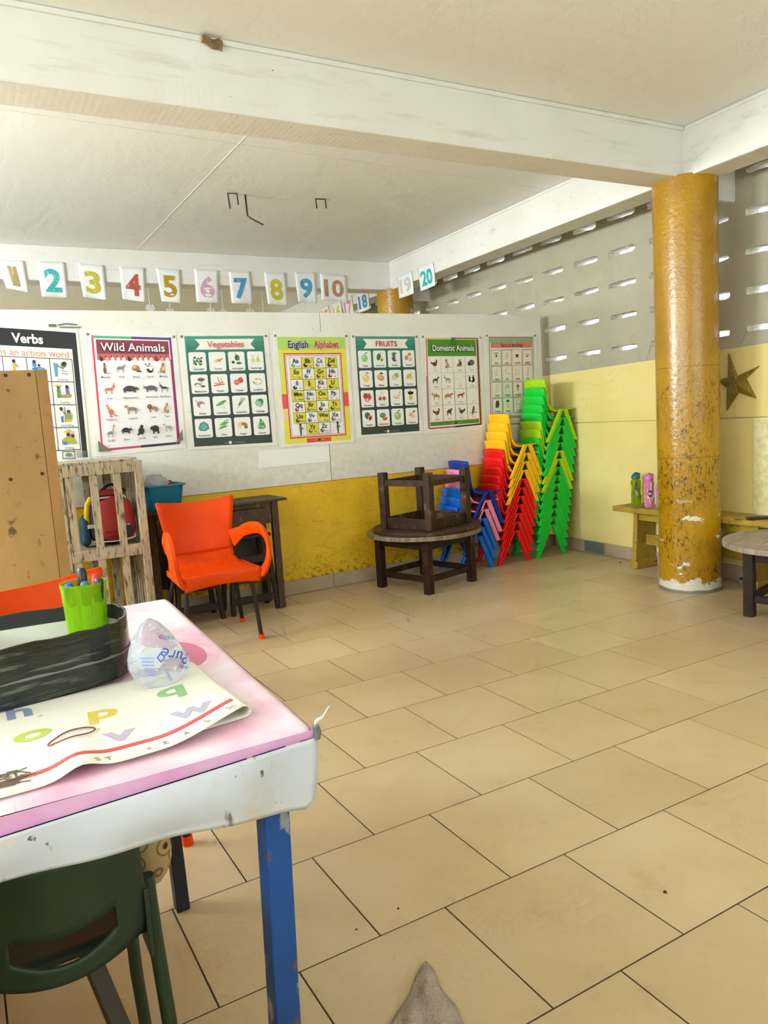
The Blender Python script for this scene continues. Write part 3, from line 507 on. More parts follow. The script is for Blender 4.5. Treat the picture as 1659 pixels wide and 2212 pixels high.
class Poster:
    def __init__(s, name, label, q, sheet='laminate'):
        s.q = [Vector((x, 0, z)) for x, z in q]; s.o = thing(name, label, 'poster', (0, 0, 0), 0, 'teaching posters on the white partition')
        s.y = YP - .007; mb = MB()
        def P(u, v, d): a = s.q[0].lerp(s.q[1], u); b = s.q[3].lerp(s.q[2], u); p = b.lerp(a, v); return (p.x, s.y - d, p.z)
        s.P = P
        c0 = [P(u, v, 0) for u, v in ((0, 0), (1, 0), (1, 1), (0, 1))]; c1 = [P(u, v, .0016) for u, v in ((0, 0), (1, 0), (1, 1), (0, 1))]
        mb.add(c0 + c1, [(0, 1, 2, 3), (4, 5, 6, 7), (0, 1, 5, 4), (1, 2, 6, 5), (2, 3, 7, 6), (3, 0, 4, 7)]); mb.build('sheet', sheet, s.o)
        s.a = Paint(); s.b = Paint()
    def done(s, eyes=True):
        f = lambda x, y, h: s.P(x / .6, y / .78, .0016 + h)
        s.a.build('picture_print', f, s.o)['kind'] = 'stuff'; s.b.lay = 0; s.b.build('lettering', lambda x, y, h: f(x, y, h + .00006 * s.a.lay + .0003), s.o)['kind'] = 'stuff'
        if eyes:
            for u, v in ((.03, .965), (.97, .965)):
                p = Vector(s.P(u, v, .003)); q = MB(); q.tube([(p.x + .006 * math.cos(t), p.y, p.z + .006 * math.sin(t)) for t in (i * PI / 5 for i in range(10))], .0022, 6, True); q.build('eyelet', 'metal_ring', s.o)
def cards(p, items, title, tcol):
    a, b = p.a, p.b
    a.r(.035, .02, .565, .755, '#31403c'); 
    for i in range(10): a.r(.035, .42 + i * .0335, .565, .42 + (i + 1) * .0335, ['#2f4a45', '#2f5049', '#2f584e', '#2f6255', '#2d6b5c', '#2b7262', '#2a7867', '#2c7e6c', '#3a8a76', '#4a967f'][i])
    a.p([(.10, .735), (.13, .70), (.10, .665), (.50, .665), (.47, .70), (.50, .735)], '#efeee6')
    b.t(title, .30, .70, .040, tcol, .016, 1.1 if len(title) < 8 else 1)
    for i, (nm, ic) in enumerate(items):
        cx = .105 + .13 * (i % 4); cy = .585 - .148 * (i // 4)
        a.rr(cx - .056, cy - .064, cx + .056, cy + .064, .013, '#efeeea'); a.icon(ic, cx, cy + .012, .045)
        b.t(nm, cx, cy - .048, .012, '#2b2b2b', .012, min(1, 9.5 / len(nm)))
    b.t('made by          for school printing', .30, .036, .007, '#c9cfc8'); b.e(.27, .036, .011, .011, '#dfe2dc')
p = Poster('wall_poster', 'dark green poster headed Vegetables with sixteen picture cards', [(1.379, 1.865), (1.999, 1.866), (2.003, 1.084), (1.376, 1.098)]); cards(p, VEG, 'Vegetables', '#d9646c'); p.done()
p = Poster('wall_poster', 'dark green poster headed FRUITS with sixteen fruit cards', [(2.644, 1.858), (3.229, 1.853), (3.223, 1.086), (2.642, 1.089)]); cards(p, FRU, 'FRUITS', '#c9384c'); p.done()
def rainbow(a, x0, y0, x1, y1, w_, cs):
    for i, c in enumerate(cs):
        d = w_ * i; a.l([(x0 + d, y0 + d), (x1 - d, y0 + d), (x1 - d, y1 - d), (x0 + d, y1 - d)], w_ * 1.1, c, True)
# wild animals
p = Poster('wall_poster', 'poster headed Wild Animals in white on dark red, pictures on white', [(.801, 1.884), (1.363, 1.862), (1.357, 1.112), (.785, 1.100)]); a, b = p.a, p.b
a.r(.04, .03, .56, .75, '#efe9ea'); a.l([(.045, .04), (.045, .745)], .012, '#d8344a'); a.l([(.555, .04), (.555, .745)], .014, '#7a2a6a'); a.l([(.545, .04), (.545, .60)], .006, '#c9304c'); a.l([(.045, .738), (.30, .738)], .016, '#5ab08a'); a.l([(.30, .738), (.55, .738)], .016, '#5a3a8a'); a.l([(.045, .04), (.30, .04)], .014, '#c93a6a'); a.l([(.30, .04), (.55, .04)], .016, '#2a2440')
a.r(.065, .635, .54, .722, '#8e3040'); a.r(.065, .595, .54, .635, '#c8605c')
g = random.Random(4)
for i in range(13): a.e(.09 + i * .036, .602, .012, .014, g.choice(['#f2e6e0', '#2a2224', '#e8a08c', '#f2e6e0', '#7a2a30'])); a.e(.083 + i * .036, .618, .004, .006, '#2a2224')
a.t('Wild Animals', .302, .674, .050, '#241c24', .04, 1.08); b.t('Wild Animals', .30, .677, .050, '#fbf7f6', .014, 1.08)
for r, row in enumerate(WILD):
    cy = .545 - r * .132; n_ = len(row); xs = {5: [.105, .205, .305, .395, .485], 4: [.12, .255, .395, .485]}[n_]
    for x, (nm, ic) in zip(xs, row): k = .045 if nm in ('Hippopotamus', 'Leopard', 'Rhinoceros') else .04; a.icon(ic, x, cy, k); b.t(nm, x, cy - .055, .013, '#2a2426', .006, .95)
a.p([(.02, .03), (.10, .03), (.02, .10)], '#7a6a58'); a.p([(.58, .06), (.52, .03), (.58, .13)], '#7a6a58'); p.done()
# alphabet
p = Poster('wall_poster', 'yellow and red bordered poster headed English Alphabet', [(2.033, 1.869), (2.622, 1.863), (2.616, 1.060), (2.036, 1.066)]); a, b = p.a, p.b
a.r(.03, .02, .57, .745, '#e6da48'); a.r(.03, .66, .57, .745, '#b8d860'); a.r(.03, .26, .075, .36, '#e05a4a'); a.r(.525, .26, .57, .36, '#e05a4a'); a.r(.03, .18, .06, .26, '#f0c89a'); a.r(.2, .02, .4, .05, '#d8502c'); a.r(.03, .40, .06, .66, '#d8e070')
a.r(.07, .055, .53, .635, '#c8281e'); a.r(.078, .063, .522, .627, '#f6f4f0'); a.r(.083, .068, .517, .622, '#c8281e'); a.r(.087, .072, .513, .618, '#f2f0ee')
b.t('English', .185, .695, .048, '#f6f2ea', .06, .86); b.t('English', .185, .695, .048, '#2a2a6a', .03, .86); b.t('Alphabet', .41, .695, .048, '#f6f2ea', .06, .80); b.t('Alphabet', .41, .695, .048, '#c8281e', .03, .80)
AL = [('Aa', 'Apple', '#6ab83a', 0), ('Bb', 'Ball', K, 1), ('Cc', 'Cat', '#a88a5a', 0), ('Dd', 'Dog', '#3a302a', 1), ('Ee', 'Egg', '#e0a85a', 1), ('Ff', 'Fan', '#5a6a72', 0), ('Gg', 'Girl', '#7a4a2a', 1), ('Hh', 'Hen', '#a83a2a', 0), ('Ii', 'Ink', '#4a2a2a', 0), ('Jj', 'Jug', '#dcdcd2', 1), ('Kk', 'Key', '#c98a5a', 0), ('Ll', 'Lock', '#5a4a1a', 1), ('Mm', 'Mango', '#e0a83a', 1), ('Nn', 'Nail', '#8a8a92', 0), ('Oo', 'Orange', '#e8983a', 1), ('Pp', 'Pig', '#d8c8c0', 0), ('Qq', 'Queen mother', '#b84a3a', 0), ('Rr', 'Rabbit', '#8a7a5a', 1), ('Ss', 'Snail', '#4a3a2a', 0), ('Tt', 'Tortoise', '#5a5230', 1), ('Uu', 'Umbrella', '#3a3a42', 1), ('Vv', 'Van', '#5a6470', 0), ('Ww', 'Watch', '#cfc9a8', 1), ('Xx', 'Xylophone', '#8a6a5a', 0), ('Yy', 'Yam', '#8a6a3a', 1), ('Zz', 'Zebra', '#5a5a5a', 0)]
for i, (t_, w_, c_, ye) in enumerate(AL):
    r, c = (i // 4, i % 4) if i < 24 else (6, i - 23); x = .108 + c * .096; y = .608 - (r + 1) * .0755
    a.r(x, y, x + .096, y + .0755, '#2a2622'); a.r(x + .0018, y + .0018, x + .0942, y + .0737, '#e2d83a' if ye else '#f0eef0')
    b.t(t_, x + .046, y + .051, .030, '#1f1f3a', .02); a.e(x + .03, y + .02, .017, .014, c_); a.e(x + .036, y + .026, .006, .005, '#f0ece0')
    b.t(w_.split()[0], x + .068, y + .016, .010, '#b03030' if not ye else '#2a2a22', .008, min(1, 6 / len(w_)))
for x in (.155, .46): a.icon(person('#5a6a3a', '#3a4a2a'), x, .115, .045)
b.t('school    printing press', .30, .037, .006, '#f0e0c0'); b.e(.30, .036, .008, .008, '#1f1f1f'); p.done()
# domestic animals
p = Poster('wall_poster', 'poster headed Domestic Animals in white on a green band', [(3.251, 1.853), (3.836, 1.843), (3.833, 1.074), (3.231, 1.073)]); a, b = p.a, p.b
a.r(.035, .03, .565, .755, '#f0ece4'); a.l([(.05, .05), (.05, .74)], .010, '#c94a5a'); a.l([(.04, .05), (.04, .45)], .006, '#5a3a7a'); a.l([(.55, .05), (.55, .745)], .016, '#7a2a3a'); a.l([(.562, .05), (.562, .745)], .006, '#c9b04a'); a.l([(.05, .742), (.55, .742)], .01, '#d8c84a'); a.l([(.3, .746), (.55, .746)], .008, '#8a2a4a'); a.l([(.05, .045), (.30, .045)], .012, '#c93a5a'); a.l([(.30, .045), (.55, .05)], .014, '#2a2450')
a.r(.06, .605, .535, .735, '#4f8f24'); a.r(.06, .062, .535, .092, '#4f8f24'); a.r(.06, .092, .535, .605, '#ded8cc')
a.t('Domestic Animals', .30, .664, .044, '#1a1f14', .045, .88); b.t('Domestic Animals', .30, .667, .044, '#f6f6f0', .014, .88)
for i, (nm, ic) in enumerate(DOM):
    x = .065 + .1175 * (i % 4); y = .478 - .127 * (i // 4); a.r(x, y, x + .112, y + .121, '#efe9e0'); a.icon(ic, x + .056, y + .068, .042); b.t(nm, x + .056, y + .016, .009, '#2a2622', .005)
b.t('school    printing press', .30, .077, .007, '#dfeacf'); b.e(.30, .077, .010, .010, '#1f2a14'); a.r(.285, .69, .325, .75, '#3f7a3a'); p.done()
# parts of the body
p = Poster('wall_poster', 'pink edged poster of body part line drawings beside the green chairs', [(3.87, 1.858), (4.41, 1.856), (4.395, 1.074), (3.846, 1.083)]); a, b = p.a, p.b
a.r(.04, .02, .56, .745, '#c97a74'); a.r(.04, .45, .052, .745, '#7aa86a'); a.r(.548, .3, .56, .745, '#8ab09a'); a.r(.05, .085, .55, .735, '#e2d9c6'); a.r(.05, .70, .55, .735, '#8fb08a'); a.r(.06, .655, .545, .70, '#dc8068'); b.t('Parts of the Body', .30, .676, .030, '#5a5a6a', .012, .86)
def L(pts, w_=.05): return ('l', pts, w_, '#3a332e')
BP = [('eye', [('e', 0, 0, .5, .3, '#f6f2ea'), ('e', .05, 0, .22, .28, K), L([(-.6, .5), (0, .62), (.55, .5)], .14), L([(-.55, 0), (0, .33), (.6, 0)])]), ('ear', [L([(-.2, -.7), (-.25, .2), (0, .75), (.4, .6), (.4, 0), (.1, -.6), (-.2, -.7)]), L([(-.05, 0), (.15, .35), (.2, 0), (0, -.2)])]), ('mouth', [('p', [(-.5, .3), (.5, .3), (.25, -.4), (-.2, -.4)], K), ('e', 0, -.2, .2, .12, '#a84a3a')]), ('teeth', [('p', [(-.6, .3), (.6, .3), (.4, -.1), (0, -.3), (-.4, -.1)], '#3a302a'), ('p', [(-.5, .2), (.5, .2), (.35, -.02), (-.35, -.02)], '#f8f4ea')]),
 ('nose', [L([(.1, .8), (-.05, .1), (-.35, -.4), (-.1, -.6), (.3, -.5), (.4, -.3)])]), ('jaw', [L([(-.5, .7), (-.3, .5), (-.5, .3), (-.2, -.1), (.1, -.35), (.9, -.4)])]), ('neck', [L([(-.5, .7), (-.2, .1), (-.7, -.5)]), L([(.5, .7), (.25, .1), (.7, -.5)]), L([(-.4, -.4), (0, -.6), (.4, -.4)])]), ('leg', [L([(.1, .9), (0, 0), (-.2, -.6), (-.3, -.85), (.2, -.8)]), L([(.5, .9), (.35, 0), (.2, -.5), (.2, -.8)])]),
 ('hand', [L([(-.5, -.8), (-.1, 0), (-.2, .5), (.1, .9)]), L([(-.1, -.9), (.3, -.1), (.5, .4), (.2, .8)])]), ('fingers', [L([(-.4, -.8), (-.7, 0), (-.4, -.1), (-.45, .7), (-.2, .1), (-.1, .9), (.1, .1), (.3, .8), (.3, 0), (.6, .4), (.4, -.8)])]), ('tongue', [('e', 0, .3, .4, .4, '#8a4a3a'), ('e', 0, -.2, .28, .55, '#c9907a')]), ('toe', [L([(.2, .9), (.1, .1), (-.5, -.4), (-.4, -.7), (.3, -.4), (.5, .2), (.5, .8)])]),
 ('breast', [('p', [(-.3, .8), (.4, .8), (.6, -.1), (.2, -.7), (-.5, -.6), (-.5, 0)], '#5a2a22'), ('e', .1, -.3, .35, .3, '#6f362c')]), ('head', [('e', 0, -.05, .42, .65, '#e2d9c6'), L([(-.4, .3), (-.4, -.3), (0, -.75), (.4, -.3), (.4, .3)]), ('p', [(-.45, .3), (-.4, .75), (0, .9), (.4, .75), (.45, .3), (.2, .5), (-.2, .5)], K), ('e', -.18, .1, .07, .05, K), ('e', .18, .1, .07, .05, K), L([(-.12, -.4), (.12, -.4)])]), ('chest', [L([(-.3, .9), (-.7, .5), (-.6, -.8)]), L([(.3, .9), (.7, .5), (.6, -.8)]), L([(-.4, 0), (0, -.15), (.4, 0)])]), ('back', [L([(-.4, .8), (-.5, -.8)]), L([(.4, .8), (.5, -.8)])])]
BC = ['#7aa08a', '#2f3a5a', '#d8a09a', '#3a2f4a', '#2a3430', '#d89a94', '#d89a94', '#d8b0a8', '#9ab8b4', '#7aa08a', '#c97a74', '#b8a89a', '#3f6a8a', '#9ac0a8', '#b86a5a', '#9ab0a0']
for i, (nm, ic) in enumerate(BP):
    x = .062 + .121 * (i % 4); y = .512 - .132 * (i // 4); a.r(x, y, x + .114, y + .127, BC[i]); a.r(x + .004, y + .004, x + .110, y + .123, '#e8e0d0'); a.icon(ic, x + .057, y + .076, .04); b.t(nm, x + .057, y + .020, .018, '#3a3430', .004)
b.t('My Five Senses', .30, .095, .020, '#a88a7a', .006); a.rr(.42, .03, .50, .08, .01, '#cfd0d8'); a.e(.46, .057, .022, .012, '#f4f2ec'); a.e(.46, .057, .010, .011, K); a.r(.06, .03, .40, .075, '#ddd3c0'); p.done()
# verbs
p = Poster('wall_poster', 'black framed poster headed Verbs, worn at its right edge', [(.17, 1.936), (.764, 1.889), (.752, 1.071), (.155, 1.09)]); a, b = p.a, p.b
a.r(.0, .03, .585, .755, '#1b1a1a'); a.r(.0, .01, .555, .66, '#eeece4'); b.t('Verbs', .31, .705, .05, '#f4f2ee', .03); b.t('A verb is an action word', .262, .628, .038, '#c98a6a', .0, 1.0)
VB = [('cutting', person('#3a6a8a', '#b89a3a')), ('sleeping', person('#c9b03a', '#d8a03a', x=-.1)), ('riding', [('p', [(-.8, .0), (-.5, -.5), (.8, -.6), (.9, -.2), (.2, .15)], '#2a7aa8'), ('e', .3, -.2, .5, .3, '#4a9ac0'), ('e', -.45, .35, .25, .3, '#4f8ab0'), ('e', -.45, .7, .2, .2, '#3a2a20'), ('e', .05, .3, .15, .15, '#3a2a20')]), ('pushing', [('p', [(-.9, .7), (-.4, .6), (-.5, -.9), (-.8, -.9)], '#5a9ab0'), ('p', [(-.1, .1), (.5, .1), (.7, -.8), (0, -.8)], '#e8e8e6'), ('l', [(0, -.2), (.6, -.3)], .08, '#3a5a8a'), ('l', [(0, -.5), (.65, -.6)], .08, '#3a5a8a'), ('e', .25, .45, .32, .32, '#6a7a2a'), ('e', .35, .6, .28, .25, '#2a2620'), ('l', [(.2, 0), (-.45, .35)], .14, '#6a7a2a')]),
 ('eating', person('#c9a03a', '#7a4a2a')), ('reading', person('#a8c06a', '#5a3a5a')), ('weeping', person('#d8c46a', '#c96a8a')), ('buying', [('p', [(-.8, .3), (-.4, .3), (-.35, -.7), (-.8, -.7)], '#5a8a3a'), ('e', -.6, .5, .18, .2, '#4a3020'), ('e', -.6, .68, .4, .1, '#b8a83a'), ('p', [(.2, .3), (.6, .3), (.65, -.3), (.2, -.3)], '#7a6a9a'), ('e', .4, .55, .2, .25, '#2a2220'), ('p', [(-.5, -.35), (.9, -.3), (.7, -.65), (-.4, -.7)], '#9a8a4a')]),
 ('dancing', person('#8a3a3a', '#3a5a2a')), ('cooking', person('#4a7a8a', '#b8903a')), ('planting', [('e', 0, .2, .5, .4, '#2a5a24')] + person('#3a4a2a', '#2a3a1a', s=.8)), ('pounding', person('#dfe4ea', '#2a6ab0', x=-.5) + [('l', [(-.1, .9), (-.1, -.5)], .08, '#5a4a2a'), ('e', .3, -.2, .35, .45, '#8a9a2a'), ('e', .3, .35, .2, .22, '#4a3a1a'), ('e', .1, -.65, .45, .18, '#b8a83a')]),
 ('writing', person('#c9a03a', '#7a4a2a')), ('singing', person('#4a8aa8', '#3a3a2a')), ('walking', person('#3a2a24', '#2a2a3a')), ('smiling', [('e', .1, .6, .65, .18, '#d8c07a'), ('e', .1, .7, .3, .2, '#c9a85a'), ('e', 0, .3, .22, .25, '#4a3020'), ('p', [(-.8, -.3), (-.2, .1), (.5, 0), (.9, -.75), (-.7, -.7)], '#a8a83a'), ('e', .5, .15, .2, .22, '#2f2018'), ('p', [(-.8, -.5), (-.2, -.5), (-.2, -.85), (-.7, -.85)], '#4a7ab8')])]
for i, (nm, ic) in enumerate(VB):
    x = .035 + .128 * (i % 4); y = .470 - .131 * (i // 4); a.l([(x, y), (x + .128, y), (x + .128, y + .131), (x, y + .131)], .004, '#3a3440', True); a.icon(ic, x + .064, y + .074, .05); b.t(nm, x + .064, y + .014, .014, '#5a5450', .0)
a.l([(.44, .028), (.51, .028), (.51, .068), (.44, .068)], .004, '#4a4a40', True); a.e(.475, .05, .02, .01, '#6a8a5a'); b.t('Learning chart', .475, .038, .006, '#3a3a34')
for i in range(14): a.r(.52 + i * .0042, .03, .5215 + i * .0042 + (i % 3) * .0006, .07, '#8a8678')
p.done(False)
q = MB(); q.bx(.66, .78, YP - .012, YP - .008, 1.893, 1.900); q.bx(.60, .64, YP - .018, YP - .008, 1.90, 1.915); q.tube([(.655, YP - .014, 1.912), (.7, YP - .02, 1.918), (.76, YP - .016, 1.912)], .004, 6)
tag(q.build('masking_tape', 'clay_grey'), 'strip of grey tape along the top edge of the Verbs poster', 'tape')
# ================================================================ number cards taped along the beams
def number_card(txt, color, c, nrm, label, curl=.012, faint=0, tilt=0):
    # c: four world corners (top-left, top-right, bottom-right, bottom-left)
    C4 = [Vector(x) for x in c]; N = Vector(nrm)
    def P(u, v, d):
        a = C4[0].lerp(C4[1], u); b = C4[3].lerp(C4[2], u); p = b.lerp(a, v)
        k = (1 - v); return p + N * (.004 + curl * k * k * (1 + .8 * math.sin(4 * u + len(txt) * 2 + ord(txt[0]))) + d)
    q = MB(); q.grid(lambda u, v: P(u, v, 0), 8, 8); o = q.build('number_card', 'paper', smooth=80, solid=.0006)
    tag(o, label, 'number card', 'number cards taped along the beams')
    pa = Paint(); V, F = text2d(txt, .035)
    xs = [v[0] for v in V]; ys = [v[1] for v in V]; w_, h_ = max(xs) - min(xs), max(ys) - min(ys)
    tw = .32 if txt == '1' else .62 if len(txt) == 1 else .74
    pa.raw([(.5 + (x - (max(xs) + min(xs)) / 2) / w_ * tw, .47 + (y - (max(ys) + min(ys)) / 2) / h_ * .66) for x, y in V], F, color)
    me = pa.build('numeral', lambda x, y, h: P(x, y, .0016), o, mat='ink')
def beam_card(txt, color, xz, label, **k): number_card(txt, color, [(x, 7.013, z) for x, z in xz], (0, -1, 0), label, **k)
NC = [('1', '#b9a06a', [(.49, 2.69), (.703, 2.685), (.715, 2.43), (.55, 2.46)], 'creased'), ('2', '#3fb0b0', [(.801, 2.689), (1.015, 2.686), (1.012, 2.395), (.804, 2.399)], 'teal'), ('3', '#c2b43a', [(1.113, 2.683), (1.328, 2.672), (1.321, 2.381), (1.131, 2.405)], 'yellow'), ('4', '#b8564a', [(1.455, 2.669), (1.67, 2.665), (1.648, 2.367), (1.453, 2.393)], 'red'), ('5', '#b8901e', [(1.767, 2.669), (1.985, 2.661), (1.964, 2.364), (1.79, 2.38)], 'gold'), ('6', '#d9a0b4', [(2.112, 2.674), (2.337, 2.669), (2.317, 2.369), (2.105, 2.378)], 'pink'), ('7', '#4f93c4', [(2.437, 2.66), (2.646, 2.668), (2.651, 2.366), (2.433, 2.371)], 'blue'), ('8', '#c9bf36', [(2.784, 2.664), (3.002, 2.671), (3.005, 2.362), (2.791, 2.368)], 'yellow'), ('9', '#4f9fc4', [(3.1, 2.679), (3.327, 2.683), (3.312, 2.384), (3.11, 2.394)], 'blue'), ('10', '#b98568', [(3.37, 2.676), (3.66, 2.664), (3.66, 2.412), (3.365, 2.414)], 'brown')]
NW = dict(zip('1 2 3 4 5 6 7 8 9 10 15 16 17 18 19 20'.split(), 'one two three four five six seven eight nine ten fifteen sixteen seventeen eighteen nineteen twenty'.split()))
for t_, c_, xz, cn in NC: beam_card(t_, c_, xz, 'white paper card with %s numeral %s taped to the far beam' % (cn, NW[t_]))
def side_card(txt, color, ya, yb, z1, z0, label): number_card(txt, color, [(bxl(ya) - .004, ya, z1), (bxl(yb) - .004, yb, z1), (bxl(yb) - .004, yb - .05, z0), (bxl(ya) - .004, ya - .05, z0)], (-math.cos(TH), math.sin(TH), 0), label)
for t_, c_, ya, yb in (('20', '#12b0a8', 6.43, 6.13), ('19', '#cfc6c2', 6.86, 6.55), ('18', '#3f86b8', 7.86, 7.56), ('17', '#dc8aa4', 8.26, 7.98), ('16', '#d8cc6a', 8.6, 8.3), ('15', '#d89a4a', 8.95, 8.68)):
    side_card(t_, c_, ya, yb, 2.64, 2.415, 'white paper card numbered %s on the beam along the slotted wall' % NW[t_])
# paper cut-outs dangling in the far room
for i, (x, y, z, s_) in enumerate(((1.92, 8.0, 2.47, .05), (2.2, 8.3, 2.48, .05), (2.75, 8.2, 2.47, .045), (2.98, 8.0, 2.44, .055), (3.25, 8.3, 2.43, .05), (2.55, 8.0, 2.45, .045))):
    o = thing('paper_mobile', ['pale paper cut-out dangling on string under card five', 'pale paper cut-out dangling under card six', 'small paper cut-out hanging between cards seven and eight', 'pale paper cut-out hanging under card eight', 'pale paper cut-out hanging between cards eight and nine', 'pale paper cut-out hanging under card seven'][i], 'paper cut-out', (x, y, z), 0, 'paper cut-outs hanging in the far room')
    q = MB(); q.cyl((0, 0, 0), (0, 0, 2.82 - z), .004, n=5); q.build('string', 'paper', o)
    q = MB(); q.prism([(-s_, 0), (-s_ * .6, s_ * .8), (0, s_ * .5), (s_ * .6, s_ * .8), (s_, 0), (0, -s_ * 1.3)], -.001, .001)
    q.v = [(a_, c__, b_) for a_, b_, c__ in q.v]; q.build('cut_out', 'paper', o)
# ================================================================ furniture
def rot2(p, a): return (p[0] * math.cos(a) - p[1] * math.sin(a), p[0] * math.sin(a) + p[1] * math.cos(a))
# ---- stacked children's chairs: local +x is the front, y across, origin at the floor
def lerp_prof(P, t):
    t *= len(P) - 1; i = min(int(t), len(P) - 2); u = t - i; return [a + (b - a) * u for a, b in zip(P[i], P[i + 1])]
SEAT = [(.150, .248, .135), (.147, .262, .138), (.10, .258, .140), (.02, .250, .140), (-.05, .249, .138), (-.095, .268, .134), (-.118, .31, .130)]
BACK = [(-.118, .31, .130), (-.126, .36, .130), (-.134, .42, .132), (-.142, .475, .134), (-.147, .508, .130)]
def kid_chair():
    o = bpy.data.objects.new('child_chair', None); COL.objects.link(o); o.empty_display_size = .1
    def surf(P):
        def f(u, v):
            x, z, h = lerp_prof(P, v); k = 2 * u - 1; bend = .030 * (1 - k * k) * max(0, min(1, (z - .25) / .2))
            return (x - bend, k * h, z + (.010 * (1 - k * k) if z > .5 else 0) - (.008 * (1 - k * k) if z < .262 and x < .13 else 0))
        return f
    q = MB(); q.grid(surf(SEAT), 10, 12); q.build('seat', 'kid_red', o, smooth=50, solid=.009)
    q = MB(); q.grid(surf(BACK), 10, 8); q.build('backrest', 'kid_red', o, smooth=50, solid=.009)
    for sy in (-1, 1):
        for fx, ax in ((.150, .045), (-.150, .005)):
            q = MB(); y0_, y1_ = sy * .128, sy * .150
            d = Vector((fx - ax, 0, -.255)).normalized(); n_ = Vector((d.z, 0, -d.x)); w0, w1 = .0175, .0175
            A = Vector((ax, 0, .262)); B = Vector((fx, 0, 0))
            k = w1 / abs(n_.x)
            out = [(ax - .019, .262), (ax + .019, .262), (fx + k, 0), (fx - k, 0)]
            q.add([(x, y0_, z) for x, z in out] + [(x, y1_, z) for x, z in out], [(0, 1, 2, 3), (4, 5, 6, 7)] + [(i, (i + 1) % 4, 4 + (i + 1) % 4, 4 + i) for i in range(4)])
            q.build('leg', 'kid_red', o, bevel=.004)
    return o
proto = kid_chair()
def place_stack(x, y, cols, what, group, dz=.0685, dx=.0088, extra=0, rz=0):
    n_ = len(cols)                                   # cols listed from the floor up
    for i, c_ in enumerate(cols):
        o = copy_tree(proto); zz = i * dz; xx = i * dx
        if i == n_ - 1 and extra: zz += extra
        ox = rot2((xx, 0), rz); o.location = (x + ox[0], y + ox[1], zz); o.rotation_euler = (0, 0, rz)
        for ch in o.children: ch.material_slots[0].link = 'OBJECT'; ch.material_slots[0].material = M['kid_' + c_]
        k = n_ - 1 - i; pos = 'topmost' if k == 0 else ('bottom one' if i == 0 else ORD[k] + ' from top')
        nm = dict(lime='lime green', navy='dark navy', pink='pink', blue='bright blue', red='red', yellow='yellow', green='bright green')[c_]
        tag(o, '%s plastic child chair, %s of the %s' % (nm, pos, what), 'child chair', group)
place_stack(4.203, 4.878, ['green'] * 8 + ['lime'] * 2 + ['green'] * 4 + ['lime'], 'tall green stack in the corner', 'stacked green child chairs', dz=.0672, dx=.0116)
place_stack(3.83, 4.895, ['red'] * 7 + ['yellow'] * 4, 'red and yellow stack', 'stacked red and yellow child chairs', dz=.0680, dx=.0160)
place_stack(3.455, 4.895, ['blue'] * 3 + ['pink'] * 2 + ['navy'], 'blue and pink stack', 'stacked blue and pink child chairs', dx=.024)
for ch in list(proto.children): bpy.data.objects.remove(ch)
bpy.data.objects.remove(proto)
# ---- round low tables
def round_table(name, label, loc, rz, r, side, h, top, leg, flip=False, th=.03, rail_z=.10, planks=4, group='round low wooden tables'):
    o = thing(name, label, 'table', loc, rz, group); s_ = -1 if flip else 1
    Z = (lambda z: h - z) if flip else (lambda z: z)
    def zb(q, x0, x1, y0, y1, z0, z1): a_, b_ = sorted((Z(z0), Z(z1))); q.bx(x0, x1, y0, y1, a_, b_)
    tp = bpy.data.objects.new('table_top', None); COL.objects.link(tp); tp.parent = o
    w_ = 2 * r / planks                                                     # plank top cut round
    for i in range(planks):
        a0, a1 = -r + i * w_ + .0008, -r + (i + 1) * w_ - .0008; pts = []
        N_ = 14
        up = [(max(-r, min(r, a0 + (a1 - a0) * k / N_))) for k in range(N_ + 1)]
        pts = [(x, math.sqrt(max(0, r * r - x * x))) for x in up] + [(x, -math.sqrt(max(0, r * r - x * x))) for x in reversed(up)]
        cl = []
        for p_ in pts:
            if not cl or (Vector(p_) - Vector(cl[-1])).length > 1e-4: cl.append(p_)
        if (Vector(cl[0]) - Vector(cl[-1])).length < 1e-4: cl.pop()
        z0, z1 = sorted((Z(h - th), Z(h))); q = MB(); q.prism(cl, z0, z1); q.build('plank', top, tp, bevel=.004)
    k = side / 2; lg = .027
    for sx in (-1, 1):
        for sy in (-1, 1):
            q = MB(); zb(q, sx * k - lg, sx * k + lg, sy * k - lg, sy * k + lg, 0, h - th - .0005); q.build('leg', leg, o, bevel=.003)
    for sx in (-1, 1):
        for nm, z0, z1, t_ in (('apron', h - th - .075, h - th - .001, .011), ('stretcher', rail_z - .02, rail_z + .02, .014)):
            q = MB(); zb(q, sx * k - t_, sx * k + t_, -k + lg, k - lg, z0, z1); q.build(nm, leg, o, bevel=.002)
            q = MB(); zb(q, -k + lg, k - lg, sx * k - t_, sx * k + t_, z0, z1); q.build(nm, leg, o, bevel=.002)
    return o
round_table('round_table', 'dark round low table standing on the floor by the poster wall', (2.915, 4.635, 0), math.radians(15), .415, .465, .412, 'grey_top', 'dark_wood')
round_table('round_table', 'worn brown round table lying upside down on the other table', (2.925, 4.615, .413), math.radians(18), .388, .415, .425, 'worn_table', 'worn_table', True, .026, .075)
round_table('round_table', 'pale topped round low table at the right edge by the column', (4.015, 2.49, 0), math.radians(15), .40, .40, .415, 'pale_top', 'dark_wood', planks=5)
